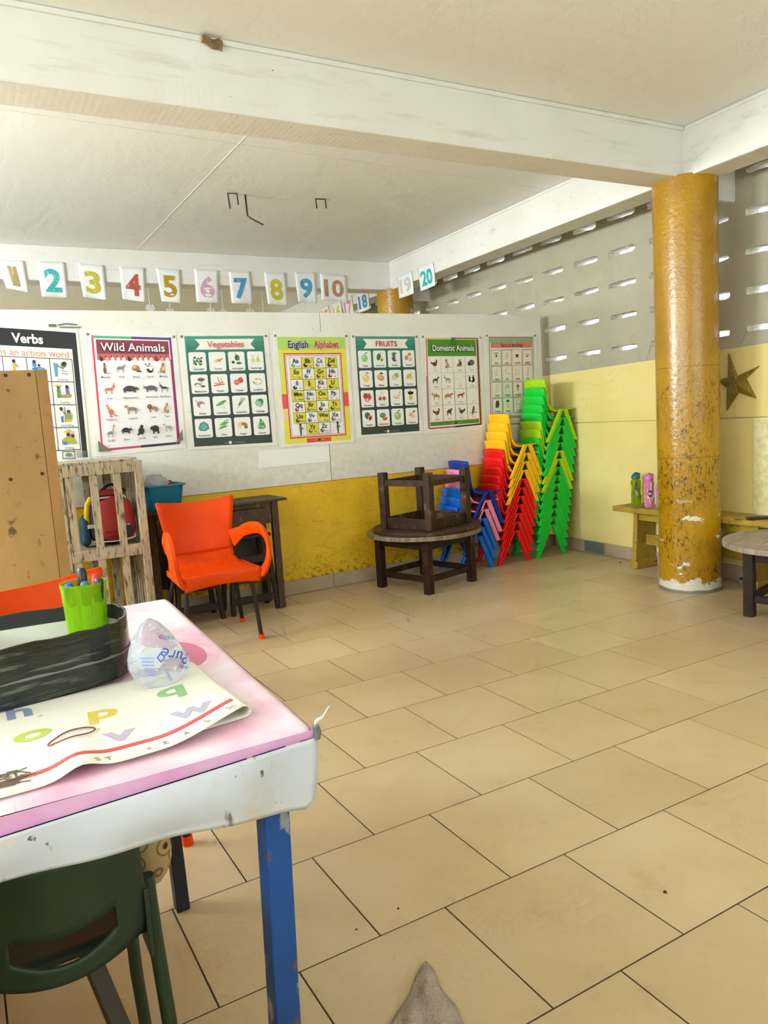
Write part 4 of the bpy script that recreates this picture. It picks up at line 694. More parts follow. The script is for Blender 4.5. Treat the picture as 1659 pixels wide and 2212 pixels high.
# ---- bench with things on it
o = thing('bench', 'yellow painted worn wooden bench along the yellow wall', 'bench', (4.355, 3.35, 0), -TH)
q = MB(); q.bx(-.125, .115, -.62, .76, .42, .46); q.build('seat_plank', 'bench_wood', o, bevel=.008)
for y_ in (.58, -.42):
    q = MB(); q.add([(-.095, y_ - .02, .07), (.10, y_ - .02, .07), (.10, y_ - .02, .42), (-.07, y_ - .02, .42), (-.095, y_ + .02, .07), (.10, y_ + .02, .07), (.10, y_ + .02, .42), (-.07, y_ + .02, .42)], [(0, 1, 2, 3), (7, 6, 5, 4), (0, 4, 5, 1), (1, 5, 6, 2), (2, 6, 7, 3), (3, 7, 4, 0)]); q.build('end_panel', 'bench_wood', o, bevel=.003)
    q = MB(); q.bx(-.10, .115, y_ - .035, y_ + .035, 0, .072); q.build('foot_block', 'bench_wood', o, bevel=.006)
q = MB(); q.bx(.01, .035, -.5, .65, .17, .25); q.build('stretcher', 'bench_wood', o, bevel=.004)
q = MB(); q.bx(-.06, -.04, -.40, .56, .36, .42); q.build('rail', 'bench_wood', o, bevel=.004)
def bottle(name, label, loc, h, r, body, cap, capshape, decals):
    o = thing(name, label, 'bottle', loc); q = MB(); q.lathe([(r * .88, 0), (r, .012), (r, h * .30), (r * .94, h * .42), (r, h * .55), (r, h * .76), (r * .72, h * .82), (r * .7, h * .84)], 24); q.build('body', body, o, smooth=50)
    q = MB(); q.lathe([(r * .86, h * .83), (r * .9, h * .86), (r * .9, h * .92), (r * .6, h * .96), (r * .5, h)], 20); q.tube([(r * .9, 0, h * .9), (r * 1.2, 0, h * .97), (0, 0, h * 1.02), (-r * .8, 0, h * .96)], .006, 6); q.build('cap', cap, o, smooth=50)
    pa = Paint(); g = random.Random(len(label))
    for _ in range(decals[1]): pa.e(g.uniform(-3.5, -1.3), g.uniform(.15, .70), g.uniform(.15, .3), g.uniform(.035, .08), g.choice(decals[0]), g.uniform(0, 3), 10)
    if decals[2]: pa.l([(-2.25 + .45 * math.cos(t), .42 + .075 * math.sin(t)) for t in (i * PI / 7 for i in range(15))], .05, '#5a1a34'); pa.l([(-2.65, .42), (-1.85, .42)], .03, '#5a1a34'); pa.l([(-2.25, .36), (-2.25, .48)], .10, '#5a1a34')
    pa.build('printed_decals', lambda x, y, d: ((r + .0024 + d * .6) * math.cos(x), (r + .0024 + d * .6) * math.sin(x), y * h), o)
    return o
bottle('drinking_bottle', 'green drinking bottle with teal flip cap on the bench', (4.405, 4.005, .461), .235, .036, 'green_clear', 'teal_cap', 0, (['#5a2a1e', '#7a9a2a', '#2a6a8a', '#c9c23a', '#3a5a1e', '#8a2a2a'], 22, 0))
bottle('drinking_bottle', 'pink drinking bottle with wheel print on the bench', (4.352, 3.835, .461), .24, .037, 'pink_clear', 'pink_cap', 0, (['#f6d0e8', '#c95aa8', '#e8b04a', '#f8f0f4'], 16, 1))
o = thing('water_bottle', 'clear water bottle with red cap half hidden by the column', 'bottle', (4.365, 3.745, .461))
q = MB(); q.lathe([(.028, 0), (.032, .01), (.032, .05), (.029, .06), (.032, .07), (.032, .12), (.029, .13), (.032, .14), (.03, .165), (.014, .19), (.013, .2)], 20); q.build('body', 'water_clear', o, smooth=50)
q = MB(); q.lathe([(.015, .2), (.015, .218), (.012, .22)], 16); q.build('cap', 'red_cap', o, smooth=50)
q = MB(); q.lathe([(.0326, .085), (.0326, .125)], 20, cap=False); q.build('paper_label', 'pink_cap', o, smooth=50)
q = MB(); q.bar((4.21, 2.955, .470), (4.44, 2.80, .470), .035, .016); tag(q.build('flat_stick', 'dark_stick', bevel=.004), 'dark flat stick lying on the bench at the right edge', 'stick')
q = MB(); q.lathe([(.03, 0), (.07, .02), (.085, .06), (.083, .062), (.066, .024), (.002, .01)], 20, (4.33, 3.0, 0)); tag(q.build('clay_bowl', 'clay_grey', smooth=50), 'small grey bowl on the floor under the bench', 'bowl')
# ---- orange plastic armchairs: local -y is the front
OP = [(-.216, .358, .212), (-.222, .39, .218), (-.222, .424, .222), (-.214, .432, .222), (-.10, .424, .226), (.05, .416, .222), (.13, .424, .21), (.168, .455, .20), (.185, .50, .196)]
OB = [(.185, .50, .196), (.196, .56, .197), (.212, .64, .208), (.228, .72, .222), (.242, .795, .234), (.243, .803, .228)]
def orange_chair(label, loc, rz):
    o = thing('armchair', label, 'chair', loc, rz, 'orange plastic armchairs with black legs')
    def surf(P):
        def f(u, v):
            y, z, h = lerp_prof(P, v); k = 2 * u - 1; t = max(0, min(1, (z - .45) / .3))
            return (k * h, y - .045 * k * k * t, z + (.022 * k * k * t) + (.012 * k * k if -.15 < y < .15 and z < .45 else 0) - (.018 * (1 - k * k) if z < .41 and y < -.2 else 0) * -1)
        return f
    q = MB(); q.grid(surf(OP), 16, 16); s = q.build('seat', 'orange_plastic', o, smooth=50, solid=.008)
    q = MB(); q.bx(-.045, .045, .075, .082, .4185, .4215); q.build('drain_slot', 'black_metal', s)
    q = MB(); q.grid(surf(OB), 16, 14); q.build('backrest', 'orange_plastic', o, smooth=50, solid=.008)
    for sx in (-1, 1):
        q = MB(); q.grid(lambda u, v: (sx * (.222 + .002 * u), -.216 + .33 * u, .437 - (.062 - .03 * u) * v), 8, 3); q.build('side_apron', 'orange_plastic', o, smooth=50, solid=.008)
        path = [(.195, .175, .565), (.215, .12, .592), (.236, .05, .622), (.254, -.05, .645), (.264, -.14, .645), (.270, -.205, .612), (.270, -.24, .555), (.262, -.248, .495), (.245, -.24, .44), (.222, -.215, .400)]
        P = []
        for i in range(len(path) - 1):
            for t in range(3):
                p0, p1, p2, p3 = (Vector(path[max(0, min(len(path) - 1, i + k))]) for k in (-1, 0, 1, 2)); u = t / 3
                P.append(.5 * (2 * p1 + (p2 - p0) * u + (2 * p0 - 5 * p1 + 4 * p2 - p3) * u * u + (3 * p1 - p0 - 3 * p2 + p3) * u ** 3))
        P.append(Vector(path[-1])); rings = []
        for i, p_ in enumerate(P):
            a_ = (P[min(i + 1, len(P) - 1)] - P[max(i - 1, 0)]).normalized(); w_ = .028 + .010 * math.sin(PI * min(1, i / len(P) * 1.2))
            if i < 6: w_ = .028 + .028 * (1 - i / 6)
            nrm = Vector((1, -.15, .25)); nrm = (nrm - a_ * nrm.dot(a_)).normalized(); b_ = a_.cross(nrm)
            rings.append([Vector((sx * v.x, v.y, v.z)) for v in (p_ + b_ * w_ * c_ + nrm * .013 * s_ for c_, s_ in ((1, -.3), (.8, 1), (0, 1.2), (-.8, 1), (-1, -.3), (-.8, -.8), (0, -.6), (.8, -.8)))])
        q = MB(); q.ring(rings); q.build('armrest', 'orange_plastic', o, smooth=55)
        for fy, top, foot in ((-1, (sx * .185, -.14, .40), (sx * .22, -.14, 0)), (1, (sx * .175, .13, .41), (sx * .262, .32, 0))):
            q = MB(); T_, F_ = Vector(top), Vector(foot); q.cyl(T_, F_.lerp(T_, .02), .0125, n=14); lg = q.build('leg', 'black_metal', o, smooth=50)
            q = MB(); q.cyl(F_.lerp(T_, .075), F_, .0165, .018, 14); q.build('foot_cap', 'orange_plastic', lg, smooth=50)
    return o
orange_chair('orange plastic armchair with black legs before the dark desk', (1.225, 4.275, 0), 0)
orange_chair('orange plastic armchair behind the teacher table, only backrest top showing', (.226, 2.253, 0), math.radians(21))
# ---- slatted shelf with the school bag
o = thing('slatted_shelf', 'weathered white slatted wooden shelf unit against the partition', 'shelf', (0, 0, 0))
X0, X1, Y0, Y1, ZT = .47, .945, 4.5, 4.98, 1.08
for x_ in (X0, X1 - .045):
    for y_ in (Y0, Y1 - .045): q = MB(); q.bx(x_, x_ + .045, y_, y_ + .045, 0, ZT); q.build('post', 'white_slat', o, bevel=.003)
for y_, t_ in ((Y0, .02), (Y1 - .02, .02)):
    for z0, z1 in ((ZT - .065, ZT), (.535, .60), (.06, .11)): q = MB(); q.bx(X0 + .046, X1 - .046, y_ + .001, y_ + t_, z0, z1); q.build('rail', 'white_slat', o, bevel=.002)
for x_ in (X0 + .012, X1 - .032):
    for z0, z1 in ((ZT - .06, ZT - .004), (.54, .595), (.06, .11)): q = MB(); q.bx(x_, x_ + .02, Y0 + .046, Y1 - .046, z0, z1); q.build('rail', 'white_slat', o, bevel=.002)
for i in range(3):
    for z0, z1 in ((.60, ZT - .065), (.11, .535)):
        x_ = .545 + i * .128; q = MB(); q.bx(x_ - .021, x_ + .021, Y0 + .004, Y0 + .018, z0, z1); q.build('slat', 'white_slat', o, bevel=.002)
        x_ = .58 + i * .12; q = MB(); q.bx(x_ - .024, x_ + .024, Y1 - .018, Y1 - .004, z0, z1); q.build('slat', 'white_slat', o, bevel=.002)
for i in range(5):
    for z0, z1 in ((.595, ZT - .06), (.11, .54)):
        y_ = Y0 + .10 + i * .07
        for x_ in (X0 + .012, X1 - .026): q = MB(); q.bx(x_, x_ + .014, y_ - .016, y_ + .016, z0, z1); q.build('slat', 'white_slat', o, bevel=.002)
for nm, z0 in (('shelf_board', .572), ('bottom_board', .085)):
    for i in range(4): q = MB(); q.bx(X0 + .03, X1 - .03, Y0 + .03 + i * .105, Y0 + .125 + i * .105, z0, z0 + .015); q.build(nm, 'white_slat', o)
for i in range(4): q = MB(); q.bx(X0, X1 if i else X1 - .05, Y0 + .004 + i * .12, Y0 + .115 + i * .12, ZT + .0005, ZT + .013); q.build('top_board', 'white_slat', o, bevel=.002)
# school bag
o = thing('school_bag', 'red and black school backpack standing inside the slatted shelf', 'backpack', (.775, 4.72, .588))
def pillow(w_, d_, h_, taper=.12, n_=20):
    q = MB(); rings = []
    for k in range(11):
        t = k / 10; s_ = (1 - .92 * abs(2 * t - 1) ** 7) * (1 - taper * t); rings.append([(w_ / 2 * s_ * math.copysign(abs(math.cos(a_)) ** .55, math.cos(a_)), d_ / 2 * s_ * math.copysign(abs(math.sin(a_)) ** .55, math.sin(a_)), h_ * t) for a_ in (2 * PI * j / n_ for j in range(n_))])
    q.ring(rings); return q
q = pillow(.27, .19, .31); q.build('body', 'bag_black', o, smooth=60)
q = pillow(.225, .05, .27, .16); q.v = [(x + .02, y - .085, z + .022) for x, y, z in q.v]; fp = q.build('front_panel', 'bag_red', o, smooth=60)
q = pillow(.205, .03, .04, .3); q.v = [(x + .0, y - .05, z + .29) for x, y, z in q.v]; q.build('top_flap', 'bag_red', o, smooth=60)
q = MB(); q.tube([(-.055 + .15 * u, -.04, .31 + .045 * math.sin(PI * u)) for u in (i / 10 for i in range(11))], .0085, 8); q.build('carry_handle', 'bag_black', o, smooth=60)
q = MB(); q.tube([(.118 - .235 * u, -.102 - .006, .028 + .014 * (1 - math.sin(PI * u))) for u in (i / 10 for i in range(11))], .004, 6); q.build('white_piping', 'bag_white', o)
q = MB(); q.tube([(-.128, -.03, .10), (-.135, -.04, .18), (-.125, -.045, .25), (-.10, -.045, .29)], .017, 8); q.build('yellow_stripe', 'bag_yellow', o, smooth=60)
q = MB(); q.tube([(.116, -.09, .04), (.118, -.09, .14), (.105, -.085, .23), (.08, -.08, .285), (-.06, -.08, .285)], .007, 6); q.build('zip_trim', 'bag_white', o, smooth=60)
q = pillow(.06, .12, .19, .2); q.v = [(x - .15, y - .01, z) for x, y, z in q.v]; q.build('side_pocket', 'bag_teal', o, smooth=60)
q = MB(); q.box((-.118, -.075, .125), (.045, .012, .022)); q.build('buckle', 'bag_white', o, bevel=.003)
pa = Paint(); pa.e(.075, .085, .032, .032, '#151214'); pa.e(.062, .118, .007, .007, '#d8d4d0'); pa.e(.062, .118, .004, .004, '#151214'); pa.e(.082, .12, .006, .006, '#d8d4d0'); pa.e(.082, .12, .0035, .0035, '#151214'); pa.t('Art of', -.02, .085, .017, '#2a1412', .01); pa.t('ma-go-ni', -.012, .06, .010, '#2a1412', .008)
pa.build('printed_badge', lambda x, y, d: (x, -.1125 - d, y), o)
# ---- desk with the basin, small wooden stools under it
o = thing('desk', 'dark brown wooden desk behind the orange armchair', 'desk', (0, 0, 0))
q = MB(); q.bx(.97, 1.90, 4.70, 5.04, .728, .745); q.build('desk_top', 'desk_wood', o, bevel=.003)
q = MB(); q.bx(1.80, 1.845, 4.735, 4.775, 0, .728); q.build('leg', 'desk_wood', o, bevel=.003)
q = MB(); q.bx(1.80, 1.845, 4.985, 5.025, 0, .728); q.build('leg', 'desk_wood', o, bevel=.003)
q = MB(); q.bx(1.00, 1.04, 4.74, 5.02, 0, .728); q.build('side_panel', 'desk_wood', o, bevel=.003)
q = MB(); q.bx(1.045, 1.798, 4.742, 4.757, .695, .727); q.build('apron', 'desk_wood', o, bevel=.002)
for a_, b_ in ((1.42, 1.795), (1.045, 1.415)):
    q = MB(); q.bx(a_, b_, 4.738, 4.755, .585, .692); q.build('drawer_front', 'desk_wood', o, bevel=.003)
q = MB(); q.bx(1.045, 1.80, 4.758, 4.99, .585, .6); q.build('drawer_bottom', 'desk_wood', o)
q = MB(); q.bx(1.045, 1.80, 5.005, 5.02, .2, .728); q.build('back_panel', 'desk_wood', o)
def stool(label, loc, rz, w_=.30, h_=.50):
    o = thing('wooden_stool', label, 'stool', loc, rz, 'small wooden stools under the desk')
    for sx in (-1, 1):
        for y_ in (-.1, .1):
            q = MB(); q.bar((sx * w_ * .52, y_, 0), (sx * w_ * .40, y_ * .8, h_), .028, .034, (0, 1, 0)); q.build('leg', 'dark_wood', o, bevel=.002)
    for z_ in (.09, .23, .36):
        q = MB(); k = w_ * (.5 - .1 * z_ / h_); q.bx(-k, k, -.105, -.09, z_ - .025, z_ + .025); q.build('slat', 'dark_wood', o, bevel=.002)
    q = MB(); q.bx(-w_ * .47, w_ * .47, -.12, .12, h_, h_ + .02); q.build('seat', 'dark_wood', o, bevel=.003); return o
stool('dark wooden stool with cross slats under the right end of the desk', (1.64, 4.86, 0), 0)
stool('dark wooden stool with cross slats behind the orange chair legs', (1.27, 4.86, 0), 0, .28, .42)
o = thing('plastic_basin', 'teal plastic basin standing on the dark desk', 'basin', (1.125, 4.87, .746))
q = MB(); q.ring([[(sx * (.095 + k), sy * (.085 + k), z) for sx, sy in ((-.8, -1), (.8, -1), (1, -.8), (1, .8), (.8, 1), (-.8, 1), (-1, .8), (-1, -.8))] for k, z in ((0, 0), (.012, .08), (.022, .145), (.036, .148), (.036, .158), (.018, .158), (.004, .02))]); q.build('tub', 'teal_plastic', o, smooth=35)
o = tag(MB().grid(lambda u, v: (1.09 + .085 * math.cos(2 * PI * u) * math.cos(PI * v * .5) + .012 * math.sin(13 * u * PI), 4.86 + .075 * math.sin(2 * PI * u) * math.cos(PI * v * .5), .86 + .10 * math.sin(PI * v * .5) + .013 * math.sin(17 * u + 9 * v)), 22, 9).build('plastic_bag', 'bag_film', smooth=70), 'crumpled clear plastic bag heaped in the teal basin', 'plastic bag')
o = tag(MB().grid(lambda u, v: (1.175 + .045 * math.cos(2 * PI * u) * math.cos(PI * v * .5), 4.87 + .05 * math.sin(2 * PI * u) * math.cos(PI * v * .5), .86 + .065 * math.sin(PI * v * .5)), 16, 7).build('cloth_bundle', 'red_cloth', smooth=70), 'dark red cloth bundle at the right side of the teal basin', 'cloth')
# ---- tall plywood cupboard at the left edge
o = thing('cupboard', 'tall plywood cupboard with speckled panel at the left edge', 'cupboard', (0, 0, 0))
XC, YC, HC = .366, 3.3, 1.506
q = MB(); q.bx(-.32, XC - .042, YC, YC + .018, .03, HC); fp = q.build('front_panel', 'plywood', o, bevel=.001)
for nm, b_ in (('edge_strip', (XC - .0405, XC, YC - .004, YC + .03, 0, HC)), ('side_panel', (XC - .018, XC, YC + .031, YC + .34, 0, HC)), ('side_panel', (-.32, -.302, YC + .019, YC + .34, 0, HC)), ('top_panel', (-.30, XC - .02, YC + .032, YC + .34, HC - .018, HC - .001)), ('back_panel', (-.30, XC - .02, YC + .325, YC + .338, 0, HC - .02))):
    q = MB(); q.bx(*b_); q.build(nm, 'ply_trim' if nm == 'edge_strip' else 'plywood', o, bevel=.001)
for x_, z_ in ((.218, 1.488), (.30, 1.488), (.305, 1.10), (.19, 1.088)):
    q = MB(); q.cyl((x_, YC - .0015, z_), (x_, YC + .002, z_), .007, n=12); q.build('screw_head', 'rust', fp)
# ================================================================ teacher's table in the foreground
TZ = .78; TX0, TX1, TY0, TY1 = -.12, .433, 1.045, 2.086
o = thing('teacher_table', 'blue legged table under a pink and white oilcloth, left foreground', 'table', (0, 0, 0))
def xr(y): return TX1 + .042 * (y - TY0) / (TY1 - TY0)       # slightly slanting right edge
mb = MB(); mb.add([(TX0, TY0 + .024, TZ - .03), (TX1 - .03, TY0 + .024, TZ - .03), (xr(TY1) - .03, TY1 - .01, TZ - .03), (TX0, TY1 - .01, TZ - .03), (TX0, TY0 + .024, TZ - .0035), (TX1 - .03, TY0 + .024, TZ - .0035), (xr(TY1) - .03, TY1 - .01, TZ - .0035), (TX0, TY1 - .01, TZ - .0035)], [(0, 1, 2, 3), (4, 5, 6, 7), (0, 1, 5, 4), (1, 2, 6, 5), (2, 3, 7, 6), (3, 0, 4, 7)]); mb.build('table_board', 'plywood', o)
for (ax, ay), (bx_, by), mt in (((.355, 1.09), (.375, 1.085), 'blue_metal'), ((.385, 1.905), (.375, 1.93), 'dark_leg'), ((-.055, 1.09), (-.06, 1.06), 'blue_metal'), ((-.06, 1.905), (-.06, 1.93), 'dark_leg')):
    q = MB(); q.bar((ax, ay, 0), (bx_, by, TZ - .031), .042 if mt == 'blue_metal' else .034, .042, (0, 1, 0)); q.build('leg', mt, o, bevel=.003)
for b_ in ((TX0, .34, 1.09, 1.11), (TX0, .40, 1.99, 2.01)): q = MB(); q.bx(*b_, TZ - .085, TZ - .031); q.build('apron', 'dark_leg', o)
# oilcloth: rounded top sheet with turned-down edges, front band, and a loose white sheet hanging below
mb = MB(); N_ = 40
def cl(u, v):
    y = TY0 + (TY1 - TY0) * v; x = TX0 + (xr(y) - TX0) * u; z = TZ
    e = .012
    if u > .97: z -= e * ((u - .97) / .03) ** 2
    if v < .02: z -= e * ((.02 - v) / .02) ** 2
    return (x, y, z + .0012 * math.sin(9 * x + 14 * y))
def us(i): return i / 30 * .94 if i < 30 else .94 + (i - 30) * .012
def vs_(i): return i * .004 if i < 6 else .02 + (i - 5) / 34 * .98
U = [us(i) for i in range(36)]; V = [min(1, vs_(i)) for i in range(40)]
mb.add([cl(u, v) for v in V for u in U], [(j * 36 + i, j * 36 + i + 1, (j + 1) * 36 + i + 1, (j + 1) * 36 + i) for j in range(39) for i in range(35)])
cloth = tag(mb.build('oilcloth', 'oilcloth', smooth=60), 'pink and white oilcloth spread over the teacher table', 'tablecloth')
mb = MB(); mb.grid(lambda u, v: (TX0 + (TX1 + .004 - TX0) * u, TY0 - .003 + .003 * v, TZ - .011 - (.030 - .017 * u) * v), 30, 4); mb.build('front_band', 'oilcloth_edge', cloth, smooth=60)
mb = MB(); mb.grid(lambda u, v: (xr(TY0 + (TY1 - TY0) * u) + .0015, TY0 + (TY1 - TY0) * u, TZ - .012 - .045 * v), 30, 3); mb.build('side_band', 'oilcloth_edge', cloth, smooth=60)
pa = Paint(); pa.e(.358, 1.545, .052, .10, '#d56f8f'); pa.build('printed_spot', lambda x, y, d: (x + .0, y, cl((x - TX0) / (xr(y) - TX0), (y - TY0) / (TY1 - TY0))[2] + .0006), cloth)
def sk(u, v):
    x = TX0 + (TX1 + .006 - TX0) * u; hgt = .050 + .062 * u ** 1.3 + .0015 * math.sin(7 * u); k = v
    bulge = .006 * math.sin(PI * min(1, v * 1.1)) * (1 + .7 * math.sin(11 * u + 1)) + .004 * v * math.sin(19 * u)
    if u > .97: hgt *= 1 - .18 * (u - .97) / .03
    return (x - .012 * v * max(0, (u - .9) / .1), TY0 - .006 - bulge, TZ - .040 + .017 * u - hgt * k)
mb = MB(); mb.grid(sk, 50, 14); sk_o = mb.build('hanging_sheet', 'skirt_sheet', cloth, smooth=70, solid=.001)
q = MB(); q.tube([(TX1 + .004, TY0 - .003, TZ - .006), (TX1 + .007, TY0 - .004, TZ - .016), (TX1 + .004, TY0 - .005, TZ - .026)], .006, 8); q.build('corner_staple', 'clay_grey', cloth, smooth=60)
q = MB(); q.grid(lambda u, v: (TX1 + .004 + .032 * u, TY0 - .002 + .01 * u, TZ - .004 + .010 * u + .008 * u * u + (v - .5) * .010 * (1 - .85 * u) + .0015 * math.sin(9 * u)), 10, 2); q.build('torn_strip', 'paper', cloth, smooth=60, solid=.0006)
# ---- alphabet chart, folded over at its right end
CX0, CX1, CY0, CY1 = -.12, .352, 1.062, 1.43
def ch_h(x, y):
    fr = max(0, min(1, (1.30 - y) / .24)); s_ = max(0, min(1, (x - .20) / .15)); s_ = s_ * s_ * (3 - 2 * s_)
    return .0035 + .014 * math.exp(-((x - .105) / .028) ** 2) * fr + .020 * s_ * (.45 + .55 * fr) + .002 * math.sin(22 * x + 9 * y) * fr
def ch_y0(x): return CY0 + .012 * math.sin(6 * x) + .05 * max(0, (x - .22) / .13) ** 1.6
def ch(u, v):
    # u<.8 upper layer; then the curl; then back along the table
    x1 = CX1 + .0
    if u < .8:
        x = CX0 + (x1 - CX0) * u / .8; y = ch_y0(x) + (CY1 - ch_y0(x)) * v; return (x, y, TZ + .0025 + ch_h(x, y))
    y = ch_y0(x1) + (CY1 - ch_y0(x1)) * v; top = ch_h(x1, y)
    r = top / 2
    if u < .92:
        a = PI / 2 - PI * (u - .8) / .12; return (x1 + r * 1.35 * math.cos(a), y, TZ + .0025 + r + r * math.sin(a))
    k = (u - .92) / .08; return (x1 - .10 * k, y - .01 * k, TZ + .0022)
mb = MB(); mb.grid(ch, 60, 18); chart = tag(mb.build('alphabet_chart', 'chart_paper', smooth=70, solid=.0007, off=-1), 'folded cream alphabet chart with coloured letters on the table', 'chart')
chf = lambda x, y, d: (x, y, TZ + .0029 + ch_h(x, y) + d * .15)
for t_, x, y, h, c_, sx, rot in (('o', .057, 1.269, .058, '#c2cc5c', 1.25, .1), ('p', .166, 1.292, .060, '#e6cc58', 1.15, -.1), ('q', .283, 1.310, .060, '#8cb876', 1.15, -.1), ('v', .172, 1.176, .058, '#c2b0c6', 1.15, -.1), ('w', .286, 1.186, .054, '#b3b0c0', 1.1, -.1), ('h', .048, 1.388, .062, '#8c96b4', 1, 0)):
    pa = Paint(); pa.t(t_, x, y, h, c_, .03, sx, rot); pa.build('printed_letter', chf, chart)
pa = Paint()
def rowx(k): return [CX0 + .002 + (CX1 - .006 - CX0) * i / 40 for i in range(41)]
for d0, d1, c_ in ((.040, .052, '#e2504c'),):
    xs = rowx(0); pts = [(x, ch_y0(x) + d0) for x in xs] + [(x, ch_y0(x) + d1) for x in reversed(xs)]
    for i in range(40): pa.p([pts[i], pts[i + 1], pts[80 - i], pts[81 - i]], c_)
for t_, x, dy in (('S T', .135, .016), ('E', .222, .018), ('4', .254, .018), ('S', .290, .020), ('Sc', .335, .020), ('z', .197, .017)): pa.t(t_, x, ch_y0(x) + dy, .013, '#8a8678', 0, 1, .1 if x < .25 else .35)
g = random.Random(3)
for _ in range(26): pa.l([(a_, b_) for a_, b_ in [(g.uniform(-.1, .045), g.uniform(1.09, 1.14))] * 1 + [(0, 0)] * 0] + [(g.uniform(-.02, .05), g.uniform(1.09, 1.14))], .003, '#6d5844')
pa.build('border_print', chf, chart)['kind'] = 'stuff'
# rubber band lying on the chart
bp = [(.108 + .037 * math.cos(t) * .93 - .015 * math.sin(t) * .37 * (1 + .3 * math.cos(t)), 1.204 + .037 * math.cos(t) * .37 + .015 * math.sin(t) * .93 * (1 + .3 * math.cos(t))) for t in (2 * PI * i / 40 for i in range(40))]
q = MB(); q.tube([(x, y, TZ + .005 + ch_h(x, y)) for x, y in bp], .0013, 6, True); tag(q.build('rubber_band', 'band_brown', smooth=60), 'thin brown rubber band lying on the alphabet chart', 'rubber band')
# ---- taped dark tray
out = [(-.14, 1.385), (.02, 1.400), (.13, 1.418), (.20, 1.432), (.235, 1.455), (.258, 1.50), (.266, 1.55), (.258, 1.605), (.235, 1.645), (.19, 1.668), (.08, 1.68), (-.14, 1.69)]
for it in range(2): out = [p_ for a_, b_ in zip(out, out[1:]) for p_ in ((a_[0] * .75 + b_[0] * .25, a_[1] * .75 + b_[1] * .25), (a_[0] * .25 + b_[0] * .75, a_[1] * .25 + b_[1] * .75))]
o = thing('desk_tray', 'dark taped oblong tray with white lining on the teacher table', 'tray', (0, 0, 0))
HT = .105; n_ = len(out); zb = TZ + .0085
def inset(k): 
    r_ = []
    for i, p_ in enumerate(out):
        a_ = Vector(out[min(i + 1, n_ - 1)]) - Vector(out[max(i - 1, 0)]); nn_ = Vector((-a_.y, a_.x)).normalized(); r_.append(tuple(Vector(p_) + nn_ * k))
    return r_
ins = inset(.005)
q = MB(); 
def wall(A, B, z0, z1, mi=0):
    q.add([(x, y, z0) for x, y in A] + [(x, y, z1 + .004 * math.sin(i * 1.7) * .4) for i, (x, y) in enumerate(B)], [(i, i + 1, n_ + i + 1, n_ + i) for i in range(n_ - 1)], mi)
wall(out, out, zb, zb + HT); q.add([(x, y, zb + HT + .004 * math.sin(i * 1.7) * .4) for i, (x, y) in enumerate(out)] + [(x, y, zb + HT + .004 * math.sin(i * 1.7) * .4) for i, (x, y) in enumerate(ins)], [(i, i + 1, n_ + i + 1, n_ + i) for i in range(n_ - 1)])
q.bar((out[0][0], out[0][1], zb + HT / 2), (out[-1][0], out[-1][1], zb + HT / 2), .006, HT)
q.build('tray_wall', 'tray_outer', o, smooth=50)
q = MB(); wall(ins, ins, zb + .002, zb + HT * .80); q.add([(x, y, zb + .003) for x, y in ins], [tuple(range(n_))]); q.build('white_lining', 'tray_inner', o, smooth=50)
q = MB(); ins2 = inset(.0052); wall(ins2, ins2, zb + HT * .72, zb + HT); q.build('inner_rim_tape', 'black_tape', o, smooth=50)
q = MB(); wall(inset(-.0012), inset(-.0012), zb + HT * .40, zb + HT * .44); q.build('tape_seam', 'clay_grey', o, smooth=50)
# ---- pen cup with markers
CUP = (.198, 1.602, zb + .004)
o = thing('pen_cup', 'translucent lime green pen cup standing in the dark tray', 'cup', CUP)
q = MB(); q.lathe([(.033, 0), (.036, .02), (.0430, .148), (.0445, .155), (.0445, .158), (.0418, .158), (.0345, .02), (.030, .004)], 32); q.build('cup_body', 'cup_plastic', o, smooth=50)
for i, (x, y, tx, ty, h_, c1, cap, lab) in enumerate(((.0, .012, .001, .004, .128, 'bag_white', 'black_pen', 'tall black capped marker standing in the lime pen cup'), (-.022, -.004, -.004, -.006, .108, 'bag_white', 'blue_pen', 'blue capped marker leaning in the lime pen cup'), (.018, -.002, .004, .004, .113, 'bag_white', 'red_pen', 'red capped marker in the lime pen cup'), (.0, -.016, .0, -.004, .107, 'bag_white', 'teal_cap', 'teal capped marker at the front of the lime pen cup'), (.019, -.017, .004, -.004, .110, 'bag_white', 'black_pen', 'short black capped marker at the right of the lime pen cup'))):
    h_ += .038; m_ = thing('marker_pen', lab, 'marker', (CUP[0] + x * .8, CUP[1] + y * .8, CUP[2] + .005), 0, 'marker pens in the cup')
    q = MB(); q.cyl((0, 0, 0), (tx * 2.0, ty * 2.0, h_ - .035), .0078, n=14); q.build('barrel', c1, m_, smooth=50)
    q = MB(); a_ = Vector((tx * 2.0, ty * 2.0, h_ - .035)); b_ = Vector((tx * 2.9, ty * 2.9, h_ + .012)); q.tube([a_, a_.lerp(b_, .1), a_.lerp(b_, .85), b_], [.0085, .0095, .0092, .006], 14); q.build('pen_cap', cap, m_, smooth=50)
